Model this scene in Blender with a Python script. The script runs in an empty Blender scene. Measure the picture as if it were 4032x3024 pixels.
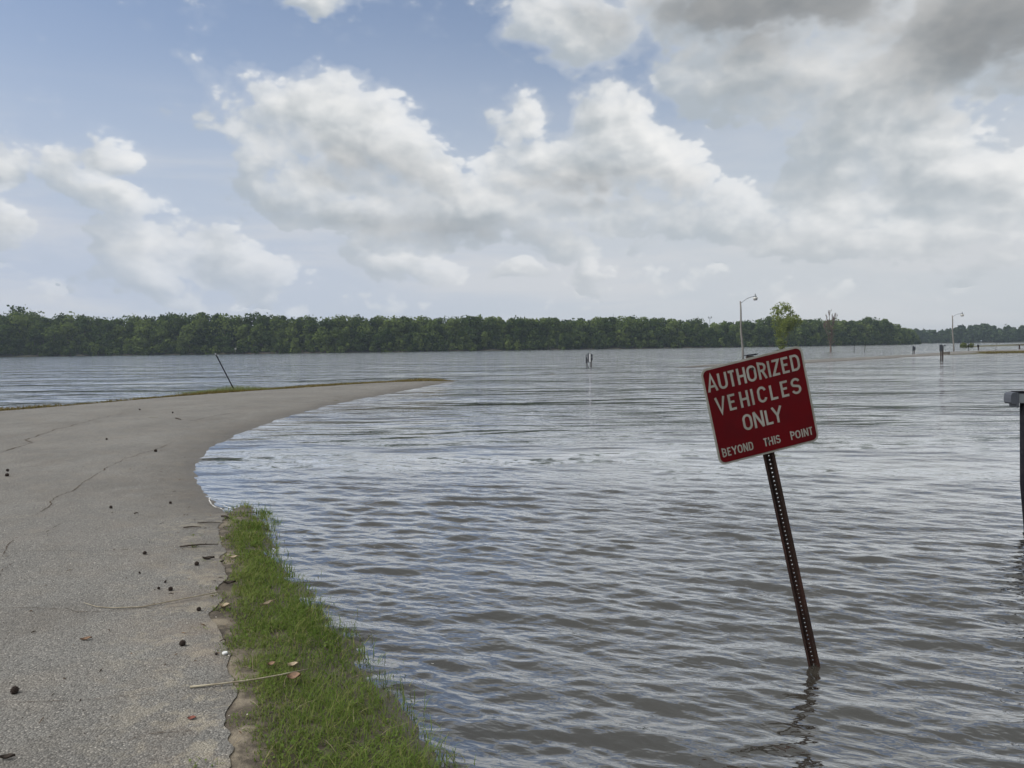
import bpy, bmesh, math, random
import numpy as np
from mathutils import Vector, Matrix, Quaternion, noise as mnoise

random.seed(7)
rng = np.random.default_rng(11)
scene = bpy.context.scene
col = scene.collection

# ------------------------------------------------------------------ camera
FPX, EYE = 3000.0, 1.9
ROLL = math.atan(0.0120)
PITCH = -math.atan((1512 - (1389 - 0.0120 * 2016)) / FPX)
FW = np.array([0, math.cos(PITCH), math.sin(PITCH)])
UP0 = np.array([0, -math.sin(PITCH), math.cos(PITCH)])
XA = np.array([1.0, 0, 0])
RT = math.cos(ROLL) * XA - math.sin(ROLL) * UP0
UPV = math.sin(ROLL) * XA + math.cos(ROLL) * UP0
cam_d = bpy.data.cameras.new('camera')
cam = bpy.data.objects.new('camera', cam_d)
col.objects.link(cam)
M = Matrix.Identity(4)
for i in range(3):
    M[i][0], M[i][1], M[i][2] = RT[i], UPV[i], -FW[i]
M[2][3] = EYE
cam.matrix_world = M
cam_d.sensor_width = 36
cam_d.lens = 36 * FPX / 4032
cam_d.clip_start = 0.05
cam_d.clip_end = 20000
scene.camera = cam


def ray(x, y):
    return FW + (x - 2016) / FPX * RT + (1512 - y) / FPX * UPV


def gnd(x, y, z=0.0):
    """place on the plane of height z seen at a photo pixel"""
    d = ray(x, y)
    t = (z - EYE) / d[2]
    return np.array([d[0] * t, d[1] * t, z])


# ------------------------------------------------------------------ light
SUN_EL, SUN_AZ = math.radians(50), math.radians(-104)      # high, veiled by thin cloud
sun_d = bpy.data.lights.new('sun', 'SUN')
sun = bpy.data.objects.new('sun', sun_d)
col.objects.link(sun)
sd = Vector((math.sin(SUN_AZ) * math.cos(SUN_EL), math.cos(SUN_AZ) * math.cos(SUN_EL), math.sin(SUN_EL)))
sun.rotation_mode = 'QUATERNION'
sun.rotation_quaternion = sd.to_track_quat('Z', 'Y')
sun_d.energy = 3.9
sun_d.angle = math.radians(60)
sun_d.color = (1.0, 0.98, 0.94)
scene.view_settings.view_transform = 'Standard'
scene.view_settings.look = 'None'
scene.view_settings.exposure = 0.0
scene.view_settings.gamma = 1.0


# ------------------------------------------------------------------ node helper
class NT:
    def __init__(s, tree):
        s.t = tree

    def n(s, typ, **kw):
        nd = s.t.nodes.new(typ)
        for k, v in kw.items():
            setattr(nd, k, v)
        return nd

    def put(s, sock, v):
        if isinstance(v, bpy.types.NodeSocket):
            s.t.links.new(v, sock)
        elif v is not None:
            if isinstance(v, (tuple, list)) and len(v) == 3 and sock.type == 'RGBA':
                v = (*v, 1)
            sock.default_value = v

    def m(s, op, a, b=None, c=None, clamp=False):
        nd = s.n('ShaderNodeMath', operation=op, use_clamp=clamp)
        s.put(nd.inputs[0], a)
        s.put(nd.inputs[1], b)
        s.put(nd.inputs[2], c)
        return nd.outputs[0]

    def v(s, op, a, b=None, out=0):
        nd = s.n('ShaderNodeVectorMath', operation=op)
        s.put(nd.inputs[0], a)
        if op == 'SCALE':
            s.put(nd.inputs[3], b)
        else:
            s.put(nd.inputs[1], b)
        return nd.outputs[out]

    def mix(s, f, a, b, mode='MIX'):
        nd = s.n('ShaderNodeMix', data_type='RGBA', blend_type=mode)
        s.put(nd.inputs[0], f)
        s.put(nd.inputs[6], a)
        s.put(nd.inputs[7], b)
        return nd.outputs[2]

    def sm(s, x, lo, hi):
        nd = s.n('ShaderNodeMapRange', interpolation_type='SMOOTHSTEP')
        s.put(nd.inputs[0], x)
        s.put(nd.inputs[1], lo)
        s.put(nd.inputs[2], hi)
        return nd.outputs[0]

    def noise(s, vec, scale, detail=4, rough=0.55, dist=0.0, out=0):
        nd = s.n('ShaderNodeTexNoise')
        s.put(nd.inputs['Vector'], vec)
        nd.inputs['Scale'].default_value = scale
        nd.inputs['Detail'].default_value = detail
        nd.inputs['Roughness'].default_value = rough
        nd.inputs['Distortion'].default_value = dist
        return nd.outputs[out]

    def mapping(s, vec, loc=(0, 0, 0), rot=(0, 0, 0), scale=(1, 1, 1), typ='POINT'):
        nd = s.n('ShaderNodeMapping', vector_type=typ)
        s.put(nd.inputs[0], vec)
        nd.inputs[1].default_value = loc
        nd.inputs[2].default_value = rot
        nd.inputs[3].default_value = scale
        return nd.outputs[0]


# ------------------------------------------------------------------ world: sky and clouds
world = bpy.data.worlds.new('World')
scene.world = world
world.use_nodes = True
wt = world.node_tree
wt.nodes.clear()
W = NT(wt)


def azel(x, y):
    d = ray(x * 1.8228, y * 1.8228)
    d = d / np.linalg.norm(d)
    return math.atan2(d[0], d[1]), math.asin(d[2])


# clouds as measured: centre x, y, half sizes, tilt (deg, down to the right), strength
CL = [
    (640, 225, 125, 80, 20, 1.1), (780, 270, 185, 105, 22, 1.3), (900, 335, 170, 85, 25, 1.2), (600, 300, 190, 120, 20, .85),
    (980, 350, 90, 60, 35, .9), (730, 380, 260, 70, 5, .9),
    (1320, 280, 120, 100, 25, 1.25), (1420, 350, 170, 80, 32, 1.25), (1270, 370, 260, 85, 5, 1.15), (1120, 260, 120, 75, 10, .75),
    (620, 425, 90, 42, 20, .95), (760, 460, 190, 45, 8, 1.0), (960, 465, 330, 60, 3, 1.0), (1250, 455, 260, 50, 3, .85),
    (1240, 55, 150, 95, 5, 1.3), (1130, 90, 120, 45, 0, .6),
    (1640, 0, 360, 90, 3, 1.4), (2080, 60, 330, 140, 5, 1.3), (1650, 160, 280, 130, 10, 1.0), (1900, 180, 230, 130, -15, 1.1),
    (1800, 290, 170, 120, 30, .95), (1990, 330, 190, 110, 28, 1.2), (2120, 390, 190, 80, 20, 1.2), (1780, 390, 150, 90, 35, .95),
    (1000, 425, 560, 95, 4, .72), (1500, 440, 300, 70, 3, .6),
    (250, 325, 75, 60, 35, .8), (10, 350, 100, 65, 20, .95), (160, 380, 75, 60, 40, .85), (240, 430, 150, 50, 15, .85),
    (0, 480, 70, 55, 10, 1.0), (300, 545, 140, 75, 25, .9), (520, 560, 130, 70, 20, .95), (320, 600, 160, 45, 12, .75),
    (870, 565, 160, 55, 14, .85), (1210, 530, 110, 45, 10, .75), (1110, 595, 110, 35, 12, .7), (1270, 605, 70, 35, 20, .6),
    (1600, 500, 220, 60, 10, .8), (1800, 530, 140, 60, 15, .75), (1980, 520, 260, 70, 5, .65), (700, 5, 90, 26, 0, .8),
    (400, 170, 130, 100, 40, .36), (480, 240, 210, 120, 30, .50), (150, 280, 180, 60, 5, .45), (740, 175, 110, 55, 15, .6),
]
DARK = [(1700, -20, 560, 170, 3, 1.5), (2160, 60, 420, 190, 8, 1.3), (1300, 410, 330, 70, 3, .75), (980, 500, 420, 55, 3, .6),
        (790, 370, 320, 90, 12, .6), (1700, 200, 300, 120, 10, .45)]


LIGHTDIR = (.50, .87, 0)


def ellipses(N, vec, lst, light=False, grow=1.0):
    """highest of a set of soft ellipses; also how far up (sunwards) in its cloud a direction lies"""
    acc, num, den_ = None, 0.0, 0.001
    for (cx, cy, rx, ry, tilt, amp) in lst:
        a, e = azel(cx, cy)
        sc = 1.8228 / FPX * grow
        ca = math.cos(a)
        mp = N.mapping(vec, (a, e, 0), (0, 0, -math.radians(tilt)), (rx * sc * (.5 + .5 * ca * ca), ry * sc, 1), 'TEXTURE')
        g = N.n('ShaderNodeTexGradient', gradient_type='SPHERICAL')
        N.put(g.inputs[0], mp)
        val = N.m('MULTIPLY', g.outputs[1], amp)
        acc = val if acc is None else N.m('SMOOTH_MAX', acc, val, 0.20)
        if light:
            dt = N.v('DOT_PRODUCT', mp, LIGHTDIR, out=1)
            num = N.m('MULTIPLY_ADD', dt, val, num)
            den_ = N.m('ADD', val, den_)
    if light:
        return acc, N.m('DIVIDE', num, den_)
    return acc


tc = W.n('ShaderNodeTexCoord')
D0 = W.v('NORMALIZE', tc.outputs['Generated'])
s0 = W.n('ShaderNodeSeparateXYZ')
W.put(s0.inputs[0], D0)
az0 = W.m('ARCTAN2', s0.outputs[0], s0.outputs[1])
el0 = W.m('ARCSINE', s0.outputs[2])
c0 = W.n('ShaderNodeCombineXYZ')
W.put(c0.inputs[0], az0)
W.put(c0.inputs[1], el0)
ae0 = c0.outputs[0]
sq = W.mapping(D0, scale=(1, 1, 1.5))
warp = W.v('SUBTRACT', W.noise(sq, 8, 4, .6, out=1), (.5, .5, .5))
aew = W.v('ADD', ae0, W.v('SCALE', warp, .105))
mac, loc_l = ellipses(W, aew, CL, True, 1.32)
outside = W.m('MAXIMUM', W.sm(W.m('ABSOLUTE', az0), .66, .85), W.sm(el0, .46, .62))
gen = W.m('MULTIPLY_ADD', W.noise(sq, 2.2, 2, .5), 2.4, -.30)
mac = W.m('MULTIPLY_ADD', W.m('SUBTRACT', gen, mac), outside, mac)
loc_l = W.m('MULTIPLY', loc_l, W.m('SUBTRACT', 1.0, outside))
# faint banks of small cloud close to the horizon
band = W.m('MULTIPLY', W.sm(el0, .015, .06), W.m('SUBTRACT', 1.0, W.sm(el0, .12, .24)))
mac = W.m('MULTIPLY_ADD', band, .20, mac)


def detail(vec, fine):
    bn = W.noise(vec, 7.5, 9 if fine else 6, .60, .2)
    vo = W.n('ShaderNodeTexVoronoi', feature='SMOOTH_F1')
    W.put(vo.inputs['Vector'], W.v('ADD', vec, W.v('SCALE', warp, .06)))
    vo.inputs['Scale'].default_value = 22
    vo.inputs['Smoothness'].default_value = .25
    vo.inputs['Detail'].default_value = 1.8 if fine else 1.0
    vo.inputs['Roughness'].default_value = .6
    return W.m('MULTIPLY_ADD', W.m('SUBTRACT', .42, vo.outputs[0]), .36, W.m('MULTIPLY', W.m('SUBTRACT', bn, .5), 1.05))


da = detail(sq, True)
db = detail(W.v('ADD', sq, (.011, 0, .024)), False)
d0 = W.m('ADD', mac, da)
alpha = W.m('MULTIPLY_ADD', W.sm(d0, .19, .34), .54, W.m('MULTIPLY', W.sm(d0, .02, .85), .45))
thick = W.sm(d0, .45, 1.2)
lit = W.m('MULTIPLY_ADD', loc_l, .95, W.m('MULTIPLY_ADD', thick, -.14, .56))
lit = W.m('MULTIPLY_ADD', W.m('SUBTRACT', da, db), .85, lit, clamp=True)
cloud = W.mix(W.sm(lit, 0, 1.0), (.43, .48, .52), (.94, .94, .93))
dk = ellipses(W, ae0, DARK)
dk = W.m('MULTIPLY', W.m('MINIMUM', dk, 1.0), W.sm(d0, .1, .7))
high = W.sm(el0, .47, .74)
dk = W.m('MAXIMUM', dk, W.m('MULTIPLY', high, .92))
cloud = W.mix(W.m('MULTIPLY', dk, 0.74), cloud, (.17, .178, .185))
cloud = W.mix(W.m('MULTIPLY', high, .72), cloud, (.15, .155, .16))
sky = W.n('ShaderNodeTexSky', sky_type='NISHITA')
sky.sun_disc = False
sky.sun_elevation = SUN_EL
sky.sun_rotation = SUN_AZ
sky.air_density = 1.0
sky.dust_density = 1.5
sky.ozone_density = 2.0
W.put(sky.inputs[0], tc.outputs['Generated'])
skc = W.mix(1.0, sky.outputs[0], (.118, .118, .122), 'MULTIPLY')
# milky veil that thickens towards the horizon
veil = W.m('MULTIPLY_ADD', W.m('SUBTRACT', 1.0, W.sm(el0, .06, .44)), .90, .19)
vn = W.noise(W.mapping(D0, scale=(1, 1, 3)), 3, 2, .5)
veil = W.m('MULTIPLY', veil, W.m('MULTIPLY_ADD', vn, .5, .75), clamp=True)
veil = W.m('MAXIMUM', veil, W.m('MULTIPLY', W.sm(W.m('MULTIPLY_ADD', da, .35, mac), -.02, .50), .78))
veilc = W.mix(W.sm(az0, -.6, .5), (.50, .565, .68), (.60, .635, .67))
lay = W.noise(W.mapping(D0, scale=(1.0, 1.0, 5.5)), 3.2, 6, .55, .4)
lay = W.m('MULTIPLY', W.sm(lay, .42, .66), W.m('SUBTRACT', 1.0, W.sm(el0, .14, .34)))
skc = W.mix(veil, skc, veilc)
skc = W.mix(W.m('MULTIPLY', lay, .55), skc, (.68, .69, .71))
# clouds fade into the veil low down
lowf = W.m('SUBTRACT', 1.0, W.m('MULTIPLY', W.m('SUBTRACT', 1.0, W.sm(el0, .0, .25)), .60))
skc = W.mix(W.m('MULTIPLY', high, .75), skc, (.23, .245, .255))
final = W.mix(W.m('MULTIPLY', alpha, lowf), skc, cloud)
bg = W.n('ShaderNodeBackground')
bg.inputs[1].default_value = 0.1
W.put(bg.inputs[0], W.mix(1.0, final, (10, 10, 10), 'MULTIPLY'))
wo = W.n('ShaderNodeOutputWorld')
wt.links.new(bg.outputs[0], wo.inputs[0])
world.cycles.sampling_method = 'MANUAL'
world.cycles.sample_map_resolution = 512


# ------------------------------------------------------------------ object helpers
def tag(o, label=None, cat=None, group=None, kind=None):
    if label: o['label'] = label
    if cat: o['category'] = cat
    if group: o['group'] = group
    if kind: o['kind'] = kind
    return o


def mesh_obj(name, verts, faces, mat, parent=None, smooth=False, loc=None):
    me = bpy.data.meshes.new(name)
    me.from_pydata([tuple(map(float, v)) for v in verts], [], faces)
    if smooth:
        me.polygons.foreach_set('use_smooth', [True] * len(me.polygons))
    me.update()
    o = bpy.data.objects.new(name, me)
    if mat: me.materials.append(mat)
    col.objects.link(o)
    if parent: o.parent = parent
    if loc is not None: o.location = loc
    return o


def np_mesh(name, V, F, mat, parent=None, smooth=False, attrs=None, uniform=4):
    """fast build: V (n,3), F (m,k)"""
    V = np.asarray(V, np.float32)
    F = np.asarray(F, np.int32)
    me = bpy.data.meshes.new(name)
    me.vertices.add(len(V))
    me.vertices.foreach_set('co', V.ravel())
    me.loops.add(F.size)
    me.loops.foreach_set('vertex_index', F.ravel())
    me.polygons.add(len(F))
    k = F.shape[1]
    me.polygons.foreach_set('loop_start', np.arange(0, F.size, k, dtype=np.int32))
    me.polygons.foreach_set('loop_total', np.full(len(F), k, np.int32))
    me.update(calc_edges=True)
    if smooth:
        me.polygons.foreach_set('use_smooth', np.ones(len(F), bool))
    for an, (dt, dom, arr) in (attrs or {}).items():
        a = me.attributes.new(an, dt, dom)
        a.data.foreach_set('value' if dt == 'FLOAT' else 'vector', np.asarray(arr, np.float32).ravel())
    if mat: me.materials.append(mat)
    o = bpy.data.objects.new(name, me)
    col.objects.link(o)
    if parent: o.parent = parent
    return o


def empty(name, loc, label, cat, group=None):
    o = bpy.data.objects.new(name, None)
    o.empty_display_size = .2
    o.location = tuple(map(float, loc))
    col.objects.link(o)
    return tag(o, label, cat, group)


class MB:
    def __init__(s):
        s.v, s.f = [], []

    def add(s, vs, fs):
        b = len(s.v)
        s.v += [tuple(map(float, q)) for q in vs]
        s.f += [tuple(b + i for i in f) for f in fs]

    def box(s, c, size, rot=None, bev=.0):
        hx, hy, hz = [q / 2 for q in size]
        b = min(bev, hx * .9, hy * .9, hz * .9)
        if b <= 0:
            pts = [(x, y, z) for x in (-hx, hx) for y in (-hy, hy) for z in (-hz, hz)]
            fs = [(0, 1, 3, 2), (4, 6, 7, 5), (0, 4, 5, 1), (2, 3, 7, 6), (0, 2, 6, 4), (1, 5, 7, 3)]
        else:
            bm = bmesh.new()
            bmesh.ops.create_cube(bm, size=1)
            bmesh.ops.scale(bm, vec=(size[0], size[1], size[2]), verts=bm.verts)
            bmesh.ops.bevel(bm, geom=bm.edges[:], offset=b, segments=2, affect='EDGES')
            bm.verts.index_update()
            pts = [tuple(v.co) for v in bm.verts]
            fs = [tuple(v.index for v in f.verts) for f in bm.faces]
            bm.free()
        R = rot if rot is not None else Matrix.Identity(3)
        s.add([tuple(R @ Vector(p) + Vector(c)) for p in pts], fs)
        return s

    def tube(s, path, radii, n=8, cap=True):
        path = [Vector(tuple(map(float, p))) for p in path]
        if not isinstance(radii, (list, tuple)): radii = [radii] * len(path)
        b = len(s.v)
        prev = None
        for i, p in enumerate(path):
            a = path[max(i - 1, 0)]
            c = path[min(i + 1, len(path) - 1)]
            t = (c - a).normalized()
            if prev is None:
                x = t.orthogonal().normalized()
            else:
                x = (prev - t * prev.dot(t)).normalized()
            prev = x
            y = t.cross(x)
            for k in range(n):
                an = 2 * math.pi * k / n
                s.v.append(tuple(p + (x * math.cos(an) + y * math.sin(an)) * radii[i]))
        for i in range(len(path) - 1):
            for k in range(n):
                k2 = (k + 1) % n
                s.f.append((b + i * n + k, b + i * n + k2, b + (i + 1) * n + k2, b + (i + 1) * n + k))
        if cap:
            s.f.append(tuple(b + k for k in reversed(range(n))))
            s.f.append(tuple(b + (len(path) - 1) * n + k for k in range(n)))
        return s

    def build(s, name, mat, parent=None, smooth=False):
        return mesh_obj(name, s.v, s.f, mat, parent, smooth)


def copy_tree(o, parent=None):
    c = o.copy()
    col.objects.link(c)
    c.parent = parent
    for ch in list(o.children):
        copy_tree(ch, c)
    return c


# ------------------------------------------------------------------ materials
def material(name):
    m = bpy.data.materials.new(name)
    m.use_nodes = True
    m.node_tree.nodes.clear()
    N = NT(m.node_tree)
    out = N.n('ShaderNodeOutputMaterial')
    return m, N, out


def simple(name, c1, c2=None, scale=20, rough=.7, metal=0.0, bump=0.0, spec=.5, detail=5, coord='Object', stretch=(1, 1, 1), trans=0.0):
    m, N, out = material(name)
    p = N.n('ShaderNodeBsdfPrincipled')
    t = N.n('ShaderNodeTexCoord')
    v = N.mapping(t.outputs[coord], scale=stretch)
    nz = N.noise(v, scale, detail, .6)
    f = N.sm(nz, .35, .65)
    N.put(p.inputs['Base Color'], N.mix(f, c1, c2 or tuple(q * .7 for q in c1)))
    p.inputs['Roughness'].default_value = rough
    p.inputs['Metallic'].default_value = metal
    p.inputs['Specular IOR Level'].default_value = spec
    if bump:
        b = N.n('ShaderNodeBump')
        b.inputs['Strength'].default_value = bump
        b.inputs['Distance'].default_value = .01
        N.put(b.inputs['Height'], nz)
        N.put(p.inputs['Normal'], b.outputs[0])
    N.put(out.inputs[0], p.outputs[0])
    return m


def attr(N, name):
    a = N.n('ShaderNodeAttribute', attribute_name=name)
    return a.outputs['Fac']


def leaf_mat(name, dark, light, warm, trans=.35):
    m, N, out = material(name)
    tint, lf = attr(N, 'tint'), attr(N, 'leaf')
    c = N.mix(tint, dark, light)
    c = N.mix(N.m('MULTIPLY', lf, .5), c, warm)
    d = N.n('ShaderNodeBsdfDiffuse')
    tr = N.n('ShaderNodeBsdfTranslucent')
    N.put(d.inputs[0], c)
    N.put(tr.inputs[0], c)
    mx = N.n('ShaderNodeMixShader')
    mx.inputs[0].default_value = trans
    N.put(mx.inputs[1], d.outputs[0])
    N.put(mx.inputs[2], tr.outputs[0])
    N.put(out.inputs[0], mx.outputs[0])
    return m


# ------------------------------------------------------------------ land outline and height
def gp(lst):
    return np.array([gnd(x, y)[:2] for x, y in lst])


near_shore = [(1706, 3024), (1633, 2950), (1522, 2781), (1470, 2700), (1360, 2597), (1338, 2508), (1249, 2449), (1183, 2368), (1116, 2272),
              (1042, 2198), (1035, 2117), (1000, 2043), (960, 1990), (915, 2018), (857, 2025), (802, 1978), (766, 1932), (751, 1859), (766, 1814),
              (820, 1759), (948, 1704), (1094, 1650), (1276, 1600), (1400, 1573), (1522, 1552), (1637, 1529), (1740, 1510), (1807, 1499)]
outer_shore = [(1740, 1497.5), (1640, 1499), (1276, 1519), (984, 1538), (820, 1549), (365, 1591), (0, 1620)]
P1 = np.vstack([[(40, -60), (9, -12), (4, -4), (1.7, 0), (.75, 1.6)], gp(near_shore), gp(outer_shore), [(-24, 20.5), (-40, 15), (-70, 9), (-90, -60)]])
SL = gp([(1790, 1499), (2050, 1478), (2250, 1468.5), (2400, 1461), (2550, 1453), (2720, 1445)])
P3 = np.vstack([gp([(2640, 1449), (2760, 1444.5), (3170, 1430), (3450, 1414), (3608, 1404), (3751, 1397), (3897, 1393), (4032, 1390.5), (4400, 1384)]),
                gp([(4400, 1371), (4032, 1378.5), (3845, 1382.5), (3700, 1388), (3582, 1397), (3450, 1405), (3170, 1419), (2760, 1439)])])
P4 = np.vstack([gp([(3787, 1368), (3820, 1367), (3945, 1363.5), (4032, 1361), (4400, 1355)]), gp([(4400, 1350), (4032, 1357), (3945, 1359), (3858, 1362), (3787, 1365)])])
wood_shore = gp([(-900, 1417), (0, 1405), (700, 1396), (1400, 1387.5), (2200, 1376.5), (2900, 1367), (3300, 1361), (3560, 1357), (3615, 1355)])
P5 = np.vstack([wood_shore, [(wood_shore[-1][0] + 12, wood_shore[-1][1] + 60), (wood_shore[-1][0] - 60, 760), (-1200, 800), (-1500, 420)]])
far_shore = gp([(3300, 1355.5), (3634, 1352.3), (4032, 1348.3), (4400, 1344.0)])
P6 = np.vstack([far_shore, [(1400, 900), (3000, 900), (6000, 6000), (-6000, 6000), (-6000, 900), (-1300, 1100), (0, 1100)]])


def seg_dist(P, A, B):
    ab = B - A
    t = np.clip(((P - A) @ ab) / max(ab @ ab, 1e-9), 0, 1)
    d = P - (A + t[:, None] * ab)
    return np.hypot(d[:, 0], d[:, 1])


def sdf(P, poly):
    d = np.full(len(P), 1e9)
    ins = np.zeros(len(P), bool)
    n = len(poly)
    for i in range(n):
        a, b = poly[i], poly[(i + 1) % n]
        d = np.minimum(d, seg_dist(P, a, b))
        c = ((a[1] > P[:, 1]) != (b[1] > P[:, 1]))
        if abs(b[1] - a[1]) > 1e-9:
            xi = a[0] + (P[:, 1] - a[1]) * (b[0] - a[0]) / (b[1] - a[1])
            ins ^= c & (P[:, 0] < xi)
    return np.where(ins, d, -d)


def lerp(a, b, t): return a + (b - a) * t


def vnoise(P, s, seed=0):
    """smooth value noise, vectorised"""
    q = P / s + seed * 17.3
    i = np.floor(q).astype(np.int64)
    f = q - i
    f = f * f * (3 - 2 * f)

    def h(a, b):
        n = (a * 374761393 + b * 668265263 + seed * 974711) & 0x7fffffff
        n = ((n ^ (n >> 13)) * 1274126177) & 0x7fffffff
        return ((n ^ (n >> 16)) & 0xffff) / 65535.0
    x, y = i[:, 0], i[:, 1]
    return lerp(lerp(h(x, y), h(x + 1, y), f[:, 0]), lerp(h(x, y + 1), h(x + 1, y + 1), f[:, 0]), f[:, 1])


def fields(P):
    P = np.asarray(P, float)
    r = np.hypot(P[:, 0], P[:, 1])
    d1 = sdf(P, P1) + (vnoise(P, .35, 3) - .5) * .10 * np.clip(r / 12, .3, 1.5)
    sl = np.full(len(P), 1e9)
    for i in range(len(SL) - 1):
        sl = np.minimum(sl, seg_dist(P, SL[i], SL[i + 1]))
    sl = .50 * (vnoise(P, 1.6, 5)) - .16 - sl
    d3, d4, d5, d6 = sdf(P, P3), sdf(P, P4), sdf(P, P5), sdf(P, P6)
    return d1, sl, d3, d4, d5, d6


def height_from(P, fl):
    d1, sl, d3, d4, d5, d6 = fl

    def ins(d, a, la, b, lb):
        dd = np.maximum(d, 0)
        return a * (1 - np.exp(-dd / la)) + b * (1 - np.exp(-dd / lb))
    z1 = np.where(d1 > 0, ins(d1, .09, .9, .12, 6), 0)
    zs = np.where(sl > 0, sl * .10, 0)
    z3 = np.where(d3 > 0, ins(d3, .10, 1.2, .22, 6), 0)
    z4 = np.where(d4 > 0, ins(d4, .35, 3, .3, 14), 0)
    z5 = np.where(d5 > 0, ins(d5, 1.2, 1.5, .8, 40), 0)
    z6 = np.where(d6 > 0, ins(d6, 1.0, 4, .8, 40), 0)
    dm = np.maximum.reduce([d1, sl, d3, d4, d5, d6])
    zin = np.maximum.reduce([z1, zs, z3, z4, z5, z6])
    dw = np.maximum(-dm, 0)
    zout = -(.55 * (1 - np.exp(-dw * .11 / .55)) + .9 * (1 - np.exp(-dw / 25)))
    z = np.where(dm > 0, zin, zout)
    z = z + (vnoise(P, .22, 8) - .5) * .012 * np.clip(np.abs(dm) * 3, 0, 1)
    return z


def height(P):
    P = np.atleast_2d(np.asarray(P, float))
    return height_from(P, fields(P))


def on_land(x, y, extra=0.0):
    """point of the ground seen at a photo pixel"""
    z = 0.05
    for _ in range(4):
        p = gnd(x, y, z)
        z = max(float(height(p[:2])[0]), 0.0)
    return np.array([p[0], p[1], z + extra])


# the road: left and right edges of the asphalt
RE_px = [(930, 3024), (930, 2930), (925, 2844), (905, 2698), (872, 2600), (862, 2552), (850, 2460), (857, 2388), (885, 2310), (893, 2242), (870, 2150), (862, 2090),
         (905, 2040), (900, 1990), (870, 1932), (855, 1859), (875, 1814), (935, 1759), (1065, 1704), (1210, 1650), (1390, 1600), (1510, 1573), (1640, 1548),
         (1750, 1524), (1840, 1506), (2050, 1482)]
RE = np.vstack([[(6, -50), (-.4, -8), (-1.0, 0), (-1.15, 2.2)], gp(RE_px)])
LE = np.vstack([[(-80, -50), (-70, 4), (-40, 13.0), (-24, 18.8)], gp([(0, 1631), (510, 1582), (1020, 1549), (1458, 1519), (1786, 1502), (2050, 1480)])])


def resample(poly, n, power=1.0):
    seg = np.hypot(*np.diff(poly, axis=0).T)
    s = np.concatenate([[0], np.cumsum(seg)])
    t = np.linspace(0, 1, n) ** power * s[-1]
    return np.stack([np.interp(t, s, poly[:, 0]), np.interp(t, s, poly[:, 1])], 1)


def grid_faces(nr, nc, off=0, wrap=False):
    i = np.arange(nr - 1)[:, None]
    j = np.arange(nc if wrap else nc - 1)[None, :]
    a = i * nc + j
    b = i * nc + (j + 1) % nc
    return np.stack([a, b, b + nc, a + nc], -1).reshape(-1, 4) + off


# ---- ground sheet
ang = np.concatenate([np.radians(np.linspace(-44, 44, 680)), np.radians(np.linspace(44, 316, 90))[1:-1]])
rad = np.geomspace(.5, 5200, 560)
A_, R_ = np.meshgrid(ang, rad)
PX = np.stack([(R_ * np.sin(A_)).ravel(), (R_ * np.cos(A_)).ravel()], 1)
FL = fields(PX)
Z = height_from(PX, FL)
dRE = np.full(len(PX), 1e9)
for i in range(len(RE) - 1):
    dRE = np.minimum(dRE, seg_dist(PX, RE[i], RE[i + 1]))
dRE = np.where(R_.ravel() < 60, dRE, 99)
V = np.column_stack([PX, Z])
V = np.vstack([V, [[0, 0, float(height([0, 0])[0])]]])
F = grid_faces(len(rad), len(ang), wrap=True)

m_ground, N, out = material('soil_and_turf')
p = N.n('ShaderNodeBsdfPrincipled')
tcn = N.n('ShaderNodeTexCoord').outputs['Object']
n1 = N.noise(tcn, 6, 8, .65)
n2 = N.noise(tcn, 90, 4, .6)
soil = N.mix(N.sm(n1, .35, .65), (.052, .042, .031), (.100, .082, .062))
soil = N.mix(N.sm(n2, .55, .8), soil, (.19, .16, .125))
sand = N.mix(N.sm(n2, .3, .7), (.42, .36, .26), (.27, .23, .18))
sn = N.m('MULTIPLY', N.sm(N.noise(tcn, 5, 5, .6), .45, .62), attr(N, 'sandy'))
c = N.mix(N.m('MULTIPLY', sn, .6), soil, sand)
turf = N.mix(N.sm(N.noise(tcn, 2.0, 8, .7), .35, .7), (.06, .07, .025), (.12, .10, .045))
c = N.mix(attr(N, 'turf'), c, turf)
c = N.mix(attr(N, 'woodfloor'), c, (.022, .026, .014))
c = N.mix(attr(N, 'clay'), c, N.mix(N.sm(N.noise(tcn, .35, 5, .6), .4, .6), (.13, .06, .045), (.05, .05, .03)))
wet = attr(N, 'wet')
c = N.mix(wet, c, (.075, .065, .05))
N.put(p.inputs['Base Color'], c)
N.put(p.inputs['Roughness'], N.m('MULTIPLY_ADD', wet, -.45, .95))
b = N.n('ShaderNodeBump')
b.inputs['Strength'].default_value = .7
b.inputs['Distance'].default_value = .012
N.put(b.inputs['Height'], n2)
N.put(p.inputs['Normal'], b.outputs[0])
N.put(out.inputs[0], p.outputs[0])

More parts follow.
